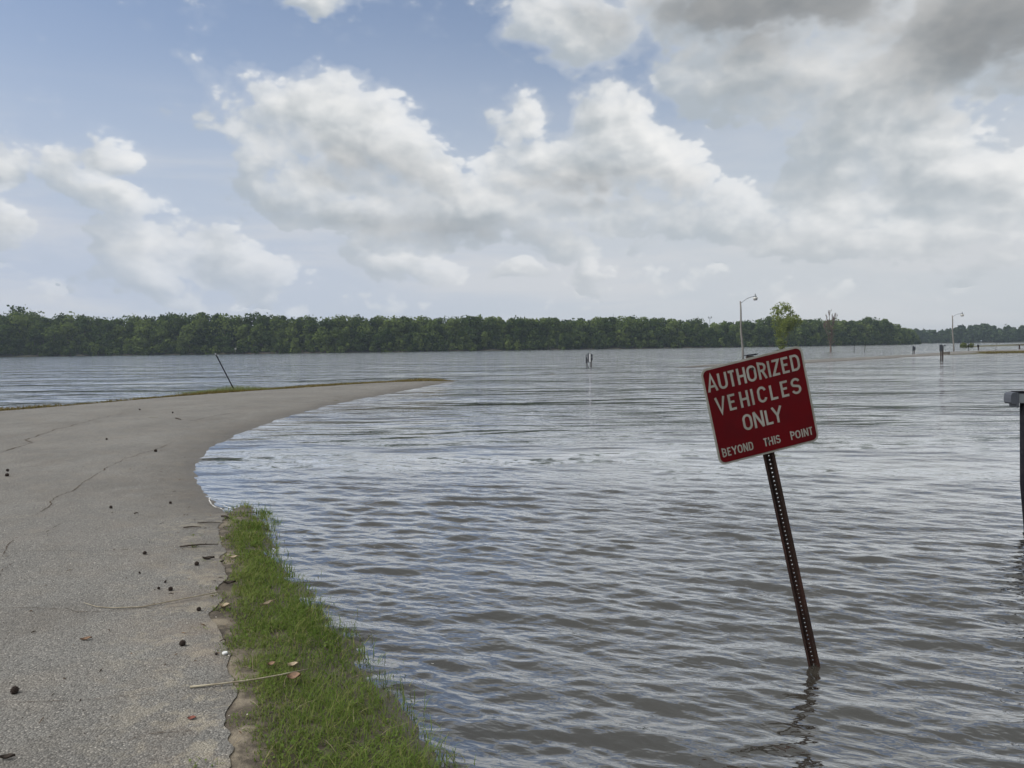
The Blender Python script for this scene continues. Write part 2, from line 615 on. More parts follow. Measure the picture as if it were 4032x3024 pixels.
d1, sl, d3, d4, d5, d6 = FL
dm = np.maximum.reduce(FL)
rr = R_.ravel()
turf_a = np.clip(d4 * .6, 0, 1) + (d6 > 0) + np.clip(d3 * 3, 0, 1) * (PX[:, 0] > 60) + (d5 > -1) * 1.0 + (d1 > 0) * (rr > 14) * .75
turf_a += (d1 > 0) * (PX[:, 0] > .2) * .8
turf_a = np.clip(turf_a, 0, 1)
clay_c = gnd(930, 1396)
clay_a = np.clip(1 - np.abs(PX[:, 0] - clay_c[0]) / 26, 0, 1) ** .5 * (d5 > -1) * (d5 < 14)
wet_a = np.clip(1 - np.abs(Z) / .035, 0, 1) * (rr < 70) * .6 + (Z < 0) * .5
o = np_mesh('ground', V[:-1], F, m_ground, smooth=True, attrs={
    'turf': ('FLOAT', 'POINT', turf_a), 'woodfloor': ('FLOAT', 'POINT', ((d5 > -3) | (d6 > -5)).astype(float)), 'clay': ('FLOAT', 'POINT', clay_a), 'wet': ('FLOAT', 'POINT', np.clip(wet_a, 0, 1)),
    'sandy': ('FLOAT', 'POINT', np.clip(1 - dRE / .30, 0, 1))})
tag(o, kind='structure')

# ---- road
nr, nc = 900, 260
Rp = resample(RE, nr)
Lp = resample(LE, nr)
# pair both edges by normalised position along key stations
kR = [0, 3, 4, 10, 15, 19, 22, 25, 27, 28, 29]
kL = [0, 1, 1.6, 2.2, 3, 4, 5, 6, 7.3, 8, 9]


def at_idx(poly, k):
    i = int(min(math.floor(k), len(poly) - 2))
    return poly[i] + (poly[i + 1] - poly[i]) * (k - i)


steps = [40, 30, 120, 150, 110, 90, 80, 60, 20, 20]
pr, pl = [], []
for a in range(len(kR) - 1):
    for t in np.linspace(0, 1, steps[a], endpoint=(a == len(kR) - 2)):
        pr.append(at_idx(RE, kR[a] + (kR[a + 1] - kR[a]) * t))
        pl.append(at_idx(LE, kL[a] + (kL[a + 1] - kL[a]) * t))
pr, pl = np.array(pr), np.array(pl)
rr_ = np.hypot(pr[:, 0], pr[:, 1])
pr[:, 0] += ((vnoise(pr, .07, 21) - .5) * .035 + (vnoise(pr, .3, 22) - .5) * .11) * (rr_ < 12)
nr = len(pr)
ts = np.linspace(0, 1, nc) ** 1.8
G1 = pr[:, None, :] * (1 - ts)[None, :, None] + pl[:, None, :] * ts[None, :, None]
G1 = G1.reshape(-1, 2)
zz = height(G1) + .006
V1 = np.column_stack([G1, zz])
F1 = grid_faces(nr, nc)
e1 = gp([(2700, 1447), (2760, 1443.7), (3170, 1429.5), (3450, 1413.5), (3608, 1403.5), (3751, 1396.5), (3897, 1391.5), (4032, 1387), (4380, 1378)])
e2 = gp([(2700, 1445), (2760, 1440), (3170, 1419.7), (3450, 1405.7), (3582, 1397.7), (3700, 1389), (3845, 1383.3), (4032, 1379.3), (4380, 1372)])
a1, a2 = resample(e1, 220), resample(e2, 220)
t2 = np.linspace(0, 1, 14)
G2 = (a1[:, None, :] * (1 - t2)[None, :, None] + a2[:, None, :] * t2[None, :, None]).reshape(-1, 2)
V2 = np.column_stack([G2, np.maximum(height(G2) + .012, .03)])
F2 = grid_faces(220, 14, off=len(V1))

m_road, N, out = material('old_asphalt')
p = N.n('ShaderNodeBsdfPrincipled')
tcn = N.n('ShaderNodeTexCoord').outputs['Object']
big = N.noise(tcn, .55, 4, .55)
mid = N.noise(tcn, 3.5, 5, .6)
vor = N.n('ShaderNodeTexVoronoi', feature='F1')
N.put(vor.inputs['Vector'], tcn)
vor.inputs['Scale'].default_value = 105
stone = N.n('ShaderNodeSeparateColor')
N.put(stone.inputs[0], vor.outputs['Color'])
base = N.mix(N.sm(big, .3, .7), (.165, .160, .150), (.225, .219, .204))
base = N.mix(N.m('MULTIPLY', N.sm(mid, .45, .7), .5), base, (.235, .215, .185))
pal = N.mix(N.sm(stone.outputs[0], .55, 1.0), (.06, .056, .052), (.46, .43, .39))
speck = N.mix(N.sm(stone.outputs[1], .2, 1.0), base, pal)
c = N.mix(.64, base, speck)
wear = N.noise(N.mapping(tcn, scale=(.5, .22, 1)), 1.6, 6, .62, .6)
c = N.mix(N.m('MULTIPLY', N.sm(wear, .52, .70), .30), c, (.10, .088, .075))
pore = N.sm(vor.outputs['Distance'], .50, .85)
c = N.mix(N.m('MULTIPLY', pore, .65), c, (.05, .047, .043))
fine = N.noise(tcn, 42, 3, .7)
c = N.mix(N.m('MULTIPLY', N.sm(fine, .53, .72), .45), c, (.075, .07, .064))
edge = attr(N, 'edge')
sandm = N.m('MULTIPLY', N.sm(N.noise(tcn, 7, 7, .68), .50, .60), edge)
c = N.mix(N.m('MULTIPLY', sandm, .5), c, (.38, .34, .26))
brown = N.m('MULTIPLY', N.sm(N.noise(tcn, 1.3, 5, .65), .42, .68), N.m('MULTIPLY_ADD', edge, .40, .10))
c = N.mix(brown, c, (.20, .155, .115))
wet = attr(N, 'wet')
c = N.mix(wet, c, N.mix(.68, c, (.085, .070, .050)))
N.put(p.inputs['Base Color'], c)
N.put(p.inputs['Roughness'], N.m('MULTIPLY_ADD', wet, -.4, .93))
b = N.n('ShaderNodeBump')
b.inputs['Strength'].default_value = .8
b.inputs['Distance'].default_value = .006
N.put(b.inputs['Height'], N.m('MULTIPLY_ADD', vor.outputs['Distance'], -1.0, fine))
N.put(p.inputs['Normal'], b.outputs[0])
N.put(out.inputs[0], p.outputs[0])
edge1 = np.tile(np.clip(1 - (ts * 12), 0, 1), nr)
dR1 = np.full(len(G1), 1e9)
for i in range(len(RE) - 1):
    dR1 = np.minimum(dR1, seg_dist(G1, RE[i], RE[i + 1]))
edge1 = np.clip(1 - dR1 / .75, 0, 1)
wet1 = np.clip(1.25 - (V1[:, 2] + (vnoise(G1, .25, 71) - .5) * .035) / .065, 0, 1)
o = np_mesh('road', np.vstack([V1, V2]), np.vstack([F1, F2]), m_road, smooth=True, attrs={
    'edge': ('FLOAT', 'POINT', np.concatenate([edge1, np.zeros(len(V2))])),
    'wet': ('FLOAT', 'POINT', np.concatenate([wet1, np.zeros(len(V2))]))})
tag(o, kind='structure')
road = o


# ---- cracks and dried foam lines (thin sheets over the asphalt)
def ribbon_mat(name, c1, c2, lo, hi, scale=30):
    m, N, out = material(name)
    d = N.n('ShaderNodeBsdfDiffuse')
    t = N.n('ShaderNodeTexCoord').outputs['Object']
    N.put(d.inputs[0], N.mix(N.noise(t, scale, 3), c1, c2))
    tr = N.n('ShaderNodeBsdfTransparent')
    mx = N.n('ShaderNodeMixShader')
    a = attr(N, 'across')
    f = N.m('MULTIPLY', N.sm(N.m('ADD', N.noise(t, scale, 5, .7), N.m('MULTIPLY', a, -.35)), lo, hi), attr(N, 'fade'))
    N.put(mx.inputs[0], f)
    N.put(mx.inputs[1], tr.outputs[0])
    N.put(mx.inputs[2], d.outputs[0])
    N.put(out.inputs[0], mx.outputs[0])
    return m


def ribbon(name, lines, mat, lift, jag, parent=None, zmin=-9.0):
    VV, FF, AC, FD = [], [], [], []
    for pts, w in lines:
        P = np.array([on_land(x, y)[:2] for x, y in pts])
        L = np.hypot(*np.diff(P, axis=0).T).sum()
        n = int(min(500, max(30, L / .035)))
        Q = resample(P, n)
        t = np.gradient(Q, axis=0)
        t /= np.hypot(t[:, 0], t[:, 1])[:, None]
        nrm = np.stack([-t[:, 1], t[:, 0]], 1)
        arc = np.stack([np.linspace(0, L, n), np.full(n, L * 3.1)], 1)
        Q = Q + nrm * (((vnoise(arc, .35, 31) - .5) * 2.4 + (vnoise(arc, .09, 32) - .5) * 1.1) * jag)[:, None]
        ww = w * .5 * (.25 + 1.3 * vnoise(arc, .22, 33))
        fade = np.clip(np.minimum(np.arange(n), np.arange(n)[::-1]) / (n * .06), 0, 1)
        b = sum(len(v) for v in VV)
        rows = []
        for k in (-1, 0, 1):
            q = Q + nrm * (ww * k)[:, None]
            rows.append(np.column_stack([q, np.maximum(height(q), zmin) + lift]))
        VV.append(np.stack(rows, 1).reshape(-1, 3))
        AC.append(np.tile([1, 0, 1], n))
        FD.append(np.repeat(fade, 3))
        FF.append(grid_faces(n, 3, off=b))
    return np_mesh(name, np.vstack(VV), np.vstack(FF), mat, parent, attrs={
        'across': ('FLOAT', 'POINT', np.concatenate(AC)), 'fade': ('FLOAT', 'POINT', np.concatenate(FD))})


cr = [([(0, 1784), (60, 1765), (125, 1743), (90, 1735), (130, 1722), (200, 1700), (300, 1672), (430, 1640), (490, 1628)], .075),
      ([(120, 2040), (195, 1995), (215, 1965), (300, 1925), (350, 1890), (420, 1845), (520, 1800), (600, 1775), (700, 1735)], .03),
      ([(0, 2190), (25, 2150), (40, 2130)], .03), ([(0, 2275), (20, 2245), (42, 2222)], .03),
      ([(0, 2402), (180, 2404), (255, 2398), (300, 2414), (400, 2412), (620, 2396), (790, 2384)], .012),
      ([(0, 2768), (100, 2760), (230, 2755), (450, 2742), (640, 2736)], .010),
      ([(380, 2963), (450, 2945), (540, 2915), (640, 2900), (740, 2888), (850, 2878)], .011),
      ([(550, 1622), (850, 1600), (1100, 1578), (1360, 1560)], .05), ([(740, 1662), (850, 1637), (960, 1620)], .06),
      ([(60, 2176), (380, 2172), (560, 2166), (720, 2158)], .013), ([(170, 2110), (190, 2095), (240, 2062)], .012)]
m_crack = ribbon_mat('crack_dark', (.06, .05, .042), (.12, .09, .07), .28, .55, 22)
o = ribbon('road_crack', cr, m_crack, .011, .03)
o.parent = road
foam = [([(1230, 1610), (1000, 1650), (860, 1692), (720, 1768), (682, 1800), (662, 1815), (642, 1850), (650, 1890), (662, 1930), (690, 1980), (742, 2028)], .022),
        ([(1200, 1625), (950, 1685), (800, 1740), (720, 1790), (697, 1850), (702, 1900), (706, 1935)], .020)]
m_foam = ribbon_mat('dried_foam', (.40, .38, .33), (.30, .28, .24), .42, .56, 30)
o = ribbon('dried_foam', foam, m_foam, .012, .06)
tag(o, 'broken pale lines of dried foam curving along the asphalt beside the waterline', 'foam', kind='stuff')

m_froth = ribbon_mat('froth_white', (.80, .80, .78), (.62, .62, .60), .36, .50, 26)
o = ribbon('foam', [([(820, 1962), (842, 1990), (865, 2006), (890, 2014)], .03), ([(862, 1988), (885, 2003), (912, 2010), (938, 2004)], .05),
                    ([(880, 1978), (905, 1990), (925, 1994)], .03)], m_froth, .022, .05, None, 0.0)
tag(o, 'white froth gathered in the corner between the waterline and the grass tip', 'foam', kind='stuff')

# ------------------------------------------------------------------ water
m_water, N, out = material('murky_lake_water')
geo = N.n('ShaderNodeNewGeometry')
pos = geo.outputs['Position']
wv = N.mapping(pos, rot=(0, 0, math.radians(22)))
wv2 = N.mapping(pos, rot=(0, 0, math.radians(8)))


def stretchn(v, sx, sy, detail, rough, dist=.3):
    return N.noise(N.mapping(v, scale=(sx, sy, 1)), 1.0, detail, rough, dist)


fine = stretchn(wv, 8.0, 17, 2, .5)
midw = stretchn(wv, 2.4, 5.6, 2, .5)
larg = stretchn(wv2, .80, 2.0, 2, .55)
huge = stretchn(wv2, .17, .45, 2, .55)
farA = attr(N, 'faraway')
calm = attr(N, 'calm')
h = N.m('MULTIPLY', fine, N.m('MULTIPLY_ADD', farA, .006, .010))
h = N.m('MULTIPLY_ADD', midw, N.m('MULTIPLY_ADD', farA, .024, .006), h)
h = N.m('MULTIPLY_ADD', larg, N.m('MULTIPLY', farA, .048), h)
h = N.m('MULTIPLY_ADD', huge, N.m('MULTIPLY', farA, .22), h)
vast = stretchn(wv2, .045, .12, 2, .55)
h = N.m('MULTIPLY_ADD', vast, N.m('MULTIPLY', farA, .75), h)
gust = N.m('MULTIPLY_ADD', N.sm(N.noise(N.mapping(pos, scale=(.07, .16, 1)), 1, 4, .6), .35, .65), .65, .50)
h = N.m('MULTIPLY', h, gust)
b = N.n('ShaderNodeBump')
b.inputs['Strength'].default_value = 1.0
b.inputs['Distance'].default_value = 1.0
N.put(b.inputs['Height'], h)
fr = N.n('ShaderNodeFresnel')
fr.inputs[0].default_value = 2.1
N.put(fr.inputs['Normal'], b.outputs[0])
gl = N.n('ShaderNodeBsdfGlossy')
gl.inputs['Roughness'].default_value = .06
gl.inputs['Color'].default_value = (1, 1, 1, 1)
N.put(gl.inputs['Normal'], b.outputs[0])
df = N.n('ShaderNodeBsdfDiffuse')
N.put(df.inputs[0], N.mix(N.noise(pos, 1.1, 4, .6), (.028, .027, .023), (.046, .043, .036)))
tr = N.n('ShaderNodeBsdfTransparent')
tr.inputs[0].default_value = (.80, .74, .62, 1)
m1 = N.n('ShaderNodeMixShader')
N.put(m1.inputs[0], attr(N, 'shallow'))
N.put(m1.inputs[1], df.outputs[0])
N.put(m1.inputs[2], tr.outputs[0])
m2 = N.n('ShaderNodeMixShader')
N.put(m2.inputs[0], N.m('MULTIPLY', fr.outputs[0], 1.75, clamp=True))
N.put(m2.inputs[1], m1.outputs[0])
N.put(m2.inputs[2], gl.outputs[0])
N.put(out.inputs[0], m2.outputs[0])

inv = np.linspace(1 / 2.6, 1 / 75., 860)
rw = np.concatenate([[.5, 1.2, 2.0], 1 / inv, np.geomspace(75, 5000, 90)[1:]])
aw = np.concatenate([np.radians(np.linspace(-42, 42, 940)), np.radians(np.linspace(42, 318, 60))[1:-1]])
AW, RW = np.meshgrid(aw, rw)
PW = np.stack([(RW * np.sin(AW)).ravel(), (RW * np.cos(AW)).ravel()], 1)
r_ = RW.ravel()
flw = fields(PW)
dw = -np.maximum.reduce(flw)
zb = height_from(PW, flw)
shallow = np.exp(np.minimum(zb, 0) / .045) * .9
calm_a = np.clip(dw / .5, .75, 1)
sp = np.gradient(rw)
sp = np.repeat(sp, len(aw))
Zw = np.zeros(len(PW))
wr = np.random.default_rng(5)
for k in range(72):
    lam = .085 * (6.2 ** (wr.random() ** 1.1))
    th = math.radians(-108) + wr.normal() * .36       # heading towards the viewer and the shore
    kx, ky = math.cos(th) * 2 * math.pi / lam, math.sin(th) * 2 * math.pi / lam
    slope = .0215
    am = slope * lam / (2 * math.pi)
    fade = np.clip(1.6 - sp / (lam * .22), 0, 1)
    patch = .45 + 1.0 * vnoise(PW, lam * 5 + .6, 60 + k)
    ph = kx * PW[:, 0] + ky * PW[:, 1] + wr.random() * 6.28 + 1.2 * vnoise(PW, lam * 4, 160 + k)
    s = np.sin(ph)
    Zw += am * fade * patch * (2 * ((s + 1) / 2) ** 1.65 - 1)
for k in range(9):      # longer swells rolling into the sheltered corner by the verge
    lam = .42 * (1.7 ** wr.random())
    th = math.radians(-112) + wr.normal() * .16
    kx, ky = math.cos(th) * 2 * math.pi / lam, math.sin(th) * 2 * math.pi / lam
    ph = kx * PW[:, 0] + ky * PW[:, 1] + wr.random() * 6.28 + 1.6 * vnoise(PW, 1.7, 500 + k)
    s = np.sin(ph)
    Zw += .026 * lam / (2 * math.pi) * np.clip(1.5 - r_ / 9, 0, 1) * (2 * ((s + 1) / 2) ** 1.6 - 1)
Zw *= calm_a * (.55 + .75 * (.6 * vnoise(PW * [1, 1.6], 2.6, 401) + .4 * vnoise(PW * [1, 1.8], 7.5, 402)))
far_a = np.clip((r_ - 5) / 18, 0, 1)
VW = np.column_stack([PW, Zw])
FWc = grid_faces(len(rw), len(aw), wrap=True)
# leave out cells well inside the land
keep = (dw > -1.0)[FWc].any(1)
o = np_mesh('water', VW, FWc[keep], m_water, smooth=True, attrs={
    'shallow': ('FLOAT', 'POINT', shallow), 'calm': ('FLOAT', 'POINT', calm_a), 'faraway': ('FLOAT', 'POINT', far_a)})
tag(o, kind='structure')


# ------------------------------------------------------------------ grass
def blades(P, hgt, wid, lean, segs=2, seed=1, lodging=0.0):
    """P (n,3) roots; returns verts, quads, per-vertex random"""
    r = np.random.default_rng(seed)
    n = len(P)
    a = r.random(n) * 6.283
    fwd = np.stack([np.cos(a), np.sin(a), np.zeros(n)], 1)
    b2 = a + 1.57 + r.normal(size=n) * .5
    side = np.stack([np.cos(b2), np.sin(b2), np.zeros(n)], 1)
    ln = lean * (.2 + 1.3 * r.random(n))
    rows = []
    for k in range(segs + 1):
        t = k / segs
        c = P + fwd * (hgt * ln * t ** 1.6)[:, None]
        c[:, 2] += hgt * (t - .35 * ln * t * t)
        w = wid * (1 - t) ** .7 * .5 + wid * .06
        rows.append(c - side * w[:, None])
        rows.append(c + side * w[:, None])
    V = np.stack(rows, 1).reshape(-1, 3)
    m = 2 * (segs + 1)
    base = np.arange(n)[:, None] * m
    F = []
    for k in range(segs):
        F.append(np.concatenate([base + 2 * k, base + 2 * k + 1, base + 2 * k + 3, base + 2 * k + 2], 1))
    return V, np.vstack(F), m


m_grass = leaf_mat('grass_blades', (.080, .142, .028), (.165, .235, .058), (.34, .30, .14), .36)
reI = RE[3:20]
o_ = np.argsort(reI[:, 1])
rey, rex = reI[o_, 1], reI[o_, 0]
cand = rng.uniform([-5.2, 2.3], [1.2, 9.8], (520000, 2))
fl = fields(cand)
dland = fl[0]
xr = np.interp(cand[:, 1], rey, rex)
off = cand[:, 0] - xr
r_c = np.hypot(cand[:, 0], cand[:, 1])
rag = (vnoise(cand, .22, 41) * .7 + vnoise(cand, .07, 42) * .3)
edge_start = -.10 + .30 * rag ** 1.3 * np.clip(1.6 - cand[:, 1] * .11, .3, 1)
dens_ = np.clip((off - edge_start) / .16, 0, 1)
dens_ *= np.where(dland > 0, 1, np.maximum(np.clip(1 + dland / .38, 0, 1) ** 3 * .16, np.clip(1 + (dland + .05) / .12, 0, 1) * .34))
dens_ *= np.clip(.70 + 1.3 * (vnoise(cand, .28, 81) - .22), .55, 1)
# tufts that creep over the asphalt edge
dens_ = np.maximum(dens_, ((off > -.30) & (vnoise(cand * [1, 2.6], .33, 44) > .86)) * .30 * (off < .5))
bare = vnoise(cand, .16, 45)
dens_ *= np.where((bare < .2) & (off < .45), .15, 1)
dens_ *= np.clip(5.5 / r_c, .45, 1) ** 1.0
dens_ *= ~((cand[:, 1] > 8.2) & (off > .9) & (dland < 0))
dens_ = np.where((cand[:, 1] > 8.3) & (cand[:, 1] < 9.5) & (off > -.05) & (off < .62 - .2 * (cand[:, 1] - 8.3)), .26 * (vnoise(cand, .10, 48) > .45) * np.clip((9.7 - cand[:, 1]) / 1.2, 0, 1), dens_)
dens_ *= (cand[:, 1] < 9.6)
vis = rng.random(len(cand)) < dens_ * .74
P = cand[vis]
zg = height(P)
P3d = np.column_stack([P, zg])
n = len(P)
hh = (.024 + .050 * rng.random(n)) * (.6 + .8 * vnoise(P, .25, 46))
dl = dland[vis]
hh = np.where(dl < 0, hh * 1.1 + (-zg) * 1.0, hh)
hh *= np.clip(off[vis] / .5 + .45, .5, 1)
ww = .0028 + .0028 * rng.random(n)
ww *= np.clip(r_c[vis] / 4.5, 1, 2.2)
Vg, Fg, mm = blades(P3d, hh, ww, .95, 2, 3)
tint = np.repeat(np.clip(.25 + .75 * vnoise(P, .3, 47) + rng.normal(size=n) * .18, 0, 1), mm)
dry = np.repeat(np.clip((rng.random(n) ** 5) * 1.6 + np.clip(.55 - off[vis] * 1.4, 0, .7) * rng.random(n), 0, 1.3), mm)
# clover-like small leaves among the blades
cand2 = P[(rng.random(n) < .18) & (dl > .05) & (vnoise(P, .3, 49) > .45)]
n2_ = len(cand2)
z2 = height(cand2) + .012 + .028 * rng.random(n2_)
sz = .004 + .004 * rng.random(n2_)
a = rng.random(n2_) * 6.28
tx = np.stack([np.cos(a), np.sin(a), rng.normal(size=n2_) * .35], 1) * sz[:, None]
ty = np.stack([-np.sin(a), np.cos(a), rng.normal(size=n2_) * .35], 1) * sz[:, None]
c0 = np.column_stack([cand2, z2])
Vc = np.stack([c0 - tx, c0 - ty, c0 + tx, c0 + ty], 1).reshape(-1, 3)
Fc = np.arange(n2_ * 4).reshape(-1, 4) + len(Vg)
o = np_mesh('grass', np.vstack([Vg, Vc]), np.vstack([Fg, Fc]), m_grass, attrs={
    'tint': ('FLOAT', 'POINT', np.concatenate([tint, np.repeat(rng.random(n2_) * .6 + .4, 4)])),
    'leaf': ('FLOAT', 'POINT', np.concatenate([dry, np.zeros(n2_ * 4)]))})
tag(o, 'short green grass verge between the asphalt road and the near water', 'grass', kind='stuff')

# low dry turf on the far road edge and the bank of the far road
m_dry = leaf_mat('dry_turf', (.115, .105, .035), (.20, .165, .07), (.26, .19, .09), .25)


def strip_points(poly, n, w0, w1, power=1.0, seed=1):
    r = np.random.default_rng(seed)
    seg = np.hypot(*np.diff(poly, axis=0).T)
    s = np.concatenate([[0], np.cumsum(seg)])
    t = r.random(n) ** power * s[-1]
    q = np.stack([np.interp(t, s, poly[:, 0]), np.interp(t, s, poly[:, 1])], 1)
    i = np.clip(np.searchsorted(s, t) - 1, 0, len(seg) - 1)
    tg = np.diff(poly, axis=0)[i] / seg[i][:, None]
    nr_ = np.stack([-tg[:, 1], tg[:, 0]], 1)
    return q + nr_ * r.uniform(w0, w1, n)[:, None]


leL = LE[2:9]
Q = strip_points(leL, 36000, -.05, 2.2, 1.0, 5)
fq = fields(Q)
Q = Q[(fq[0] > -.02)]
zq = height(Q)
hq = (.05 + .08 * rng.random(len(Q))) * (.5 + vnoise(Q, 1.1, 50))
Vq, Fq, mq = blades(np.column_stack([Q, zq]), hq, np.full(len(Q), .022), .9, 2, 8)
o = np_mesh('grass', Vq, Fq, m_dry, attrs={'tint': ('FLOAT', 'POINT', np.repeat(np.clip(vnoise(Q, 1.5, 51) + rng.normal(size=len(Q)) * .15, 0, 1), mq)),
                                          'leaf': ('FLOAT', 'POINT', np.repeat(rng.random(len(Q)) * .8, mq))})
tag(o, 'narrow strip of olive turf along the far edge of the asphalt beside open water', 'grass', kind='stuff')
m_tall = leaf_mat('tall_grass_green', (.10, .14, .035), (.22, .26, .09), (.38, .40, .20), .4)
pc = on_land(915, 1541)
Q = np.stack([pc[0] + rng.normal(size=2600) * 1.1 - .35, pc[1] + rng.normal(size=2600) * .35], 1)
zq = np.maximum(height(Q), 0)
hq = .06 + .30 * rng.random(len(Q)) * np.exp(-((Q[:, 0] - pc[0]) / 1.3) ** 2)
Vq, Fq, mq = blades(np.column_stack([Q, zq]), hq, np.full(len(Q), .011), .55, 3, 9)
o = np_mesh('grass_tuft', Vq, Fq, m_tall, attrs={'tint': ('FLOAT', 'POINT', np.repeat(rng.random(len(Q)), mq)), 'leaf': ('FLOAT', 'POINT', np.repeat(rng.random(len(Q)) * .9, mq))})
tag(o, 'tuft of taller pale green grass at the foot of the leaning dark post', 'grass', kind='stuff')
pe = P3[[4, 5, 6, 7, 8]]
Q = strip_points(pe, 9000, -.2, 3.2, 1, 12)
Q = Q[(sdf(Q, P3) > 0) & (Q[:, 0] > 70)]
Vq, Fq, mq = blades(np.column_stack([Q, height(Q)]), .10 + .18 * rng.random(len(Q)), np.full(len(Q), .05), .8, 2, 13)
o = np_mesh('grass', Vq, Fq, m_dry, attrs={'tint': ('FLOAT', 'POINT', np.repeat(rng.random(len(Q)) * .7, mq)), 'leaf': ('FLOAT', 'POINT', np.repeat(rng.random(len(Q)) * .5, mq))})
tag(o, 'dull brown grass on the near bank of the far road at the right', 'grass', kind='stuff')

# ------------------------------------------------------------------ sign
m_red = simple('sign_red', (.118, .003, .006), (.092, .004, .007), 5, .5, 0, 0, .12)
m_white = simple('sign_white', (.39, .39, .355), (.30, .30, .26), 9, .5, 0, 0, .2)
m_post = simple('rusted_brown_steel', (.018, .011, .009), (.042, .018, .013), 9, .75, .0, .2, .25, stretch=(1, 1, .25))
m_bolt = simple('bolt_steel', (.07, .05, .045), (.03, .02, .018), 60, .5, .6)

SW, SHT = .61, .5734
sign = empty('road_sign', (1.758, 4.387, -.35), 'red square metal sign with white lettering on a leaning perforated post standing in the water', 'sign')
a, b_, c_ = .0517, -.2264, .0785
Rx = Matrix.Rotation(a, 3, 'X')
Ry = Matrix.Rotation(b_, 3, 'Y')
Rz = Matrix.Rotation(c_, 3, 'Z')
RS = Rz @ Rx @ Ry
SC = Vector((1.432, 4.3855, 1.5428))
org = Vector((1.758, 4.387, -.35))


def sg(u, v, o=0.0):
    """sign face coordinates: u right 0..1, v down 0..1, o towards viewer"""
    return RS @ Vector(((u - .5) * SW, -o, (.5 - v) * SHT)) + SC - org


def rrect(u0, v0, u1, v1, ru, n=7):
    rv = ru * SW / SHT
    pts = []
    for cx, cy, a0 in ((u1 - ru, v0 + rv, -90), (u1 - ru, v1 - rv, 0), (u0 + ru, v1 - rv, 90), (u0 + ru, v0 + rv, 180)):
        for k in range(n):
            an = math.radians(a0 + 90 * k / (n - 1))
            pts.append((cx + ru * math.cos(an), cy + rv * math.sin(an)))
    return pts


def slab(pts, o0, o1, bend=0.0):
    n = len(pts)
    vs = [sg(u, v, o0) for u, v in pts] + [sg(u, v, o1) for u, v in pts]
    fs = [tuple(range(n)), tuple(reversed(range(n, 2 * n)))]
    fs += [(i, n + i, n + (i + 1) % n, (i + 1) % n) for i in range(n)]
    return vs, fs


mb = MB()
mb.add(*slab(rrect(0, 0, 1, 1, .066), 0.0, -.0025))
panel = mb.build('sign_panel', m_white, sign)
mb = MB()
mb.add(*slab(rrect(.020, .021, .980, .979, .050), .0022, .0004))
face = mb.build('red_face', m_red, panel)


# letters as strokes in a unit cell (x right, y up)
def arc(cx, cy, rx, ry, a0, a1, n=9):
    return [(cx + rx * math.cos(math.radians(a0 + (a1 - a0) * i / (n - 1))), cy + ry * math.sin(math.radians(a0 + (a1 - a0) * i / (n - 1)))) for i in range(n)]


ring = arc(.5, .70, .5, .30, 0, 180) + arc(.5, .30, .5, .30, 180, 360)
GL = {
    'A': [[(0, 0), (.5, 1), (1, 0)], [(.2, .28), (.8, .28)]],
    'U': [[(0, 1), (0, .28)] + arc(.5, .28, .5, .28, 180, 360) + [(1, .28), (1, 1)]],
    'T': [[(0, 1), (1, 1)], [(.5, 1), (.5, 0)]],
    'H': [[(0, 0), (0, 1)], [(1, 0), (1, 1)], [(0, .5), (1, .5)]],
    'O': [ring + [ring[0]]],
    'R': [[(0, 0), (0, 1), (.55, 1)] + arc(.55, .76, .42, .24, 90, -90) + [(.55, .52), (0, .52)], [(.5, .52), (1, 0)]],
    'I': [[(.5, 0), (.5, 1)]],
    'Z': [[(0, 1), (1, 1), (0, 0), (1, 0)]],
    'E': [[(1, 1), (0, 1), (0, 0), (1, 0)], [(0, .52), (.82, .52)]],
    'D': [[(0, 0), (0, 1), (.5, 1)] + arc(.5, .66, .5, .34, 90, 0) + arc(.5, .34, .5, .34, 0, -90) + [(.5, 0), (0, 0)]],
    'V': [[(0, 1), (.5, 0), (1, 1)]],
    'C': [arc(.5, .70, .5, .30, 12, 180) + arc(.5, .30, .5, .30, 180, 348)],
    'L': [[(0, 1), (0, 0), (1, 0)]],
    'S': [arc(.5, .745, .48, .255, 18, 225, 12) + arc(.5, .265, .50, .265, 45, -165, 13)],
    'N': [[(0, 0), (0, 1)], [(0, 1), (1, 0)], [(1, 0), (1, 1)]],
    'Y': [[(0, 1), (.5, .45), (1, 1)], [(.5, .45), (.5, 0)]],
    'B': [[(0, 0), (0, 1), (.55, 1)] + arc(.55, .765, .38, .235, 90, -90) + [(.55, .53), (0, .53)], [(.5, .53), (.55, .53)] + arc(.55, .265, .45, .265, 90, -90) + [(.55, 0), (0, 0)]],
    'P': [[(0, 0), (0, 1), (.55, 1)] + arc(.55, .755, .45, .245, 90, -90) + [(.55, .51), (0, .51)]],
}


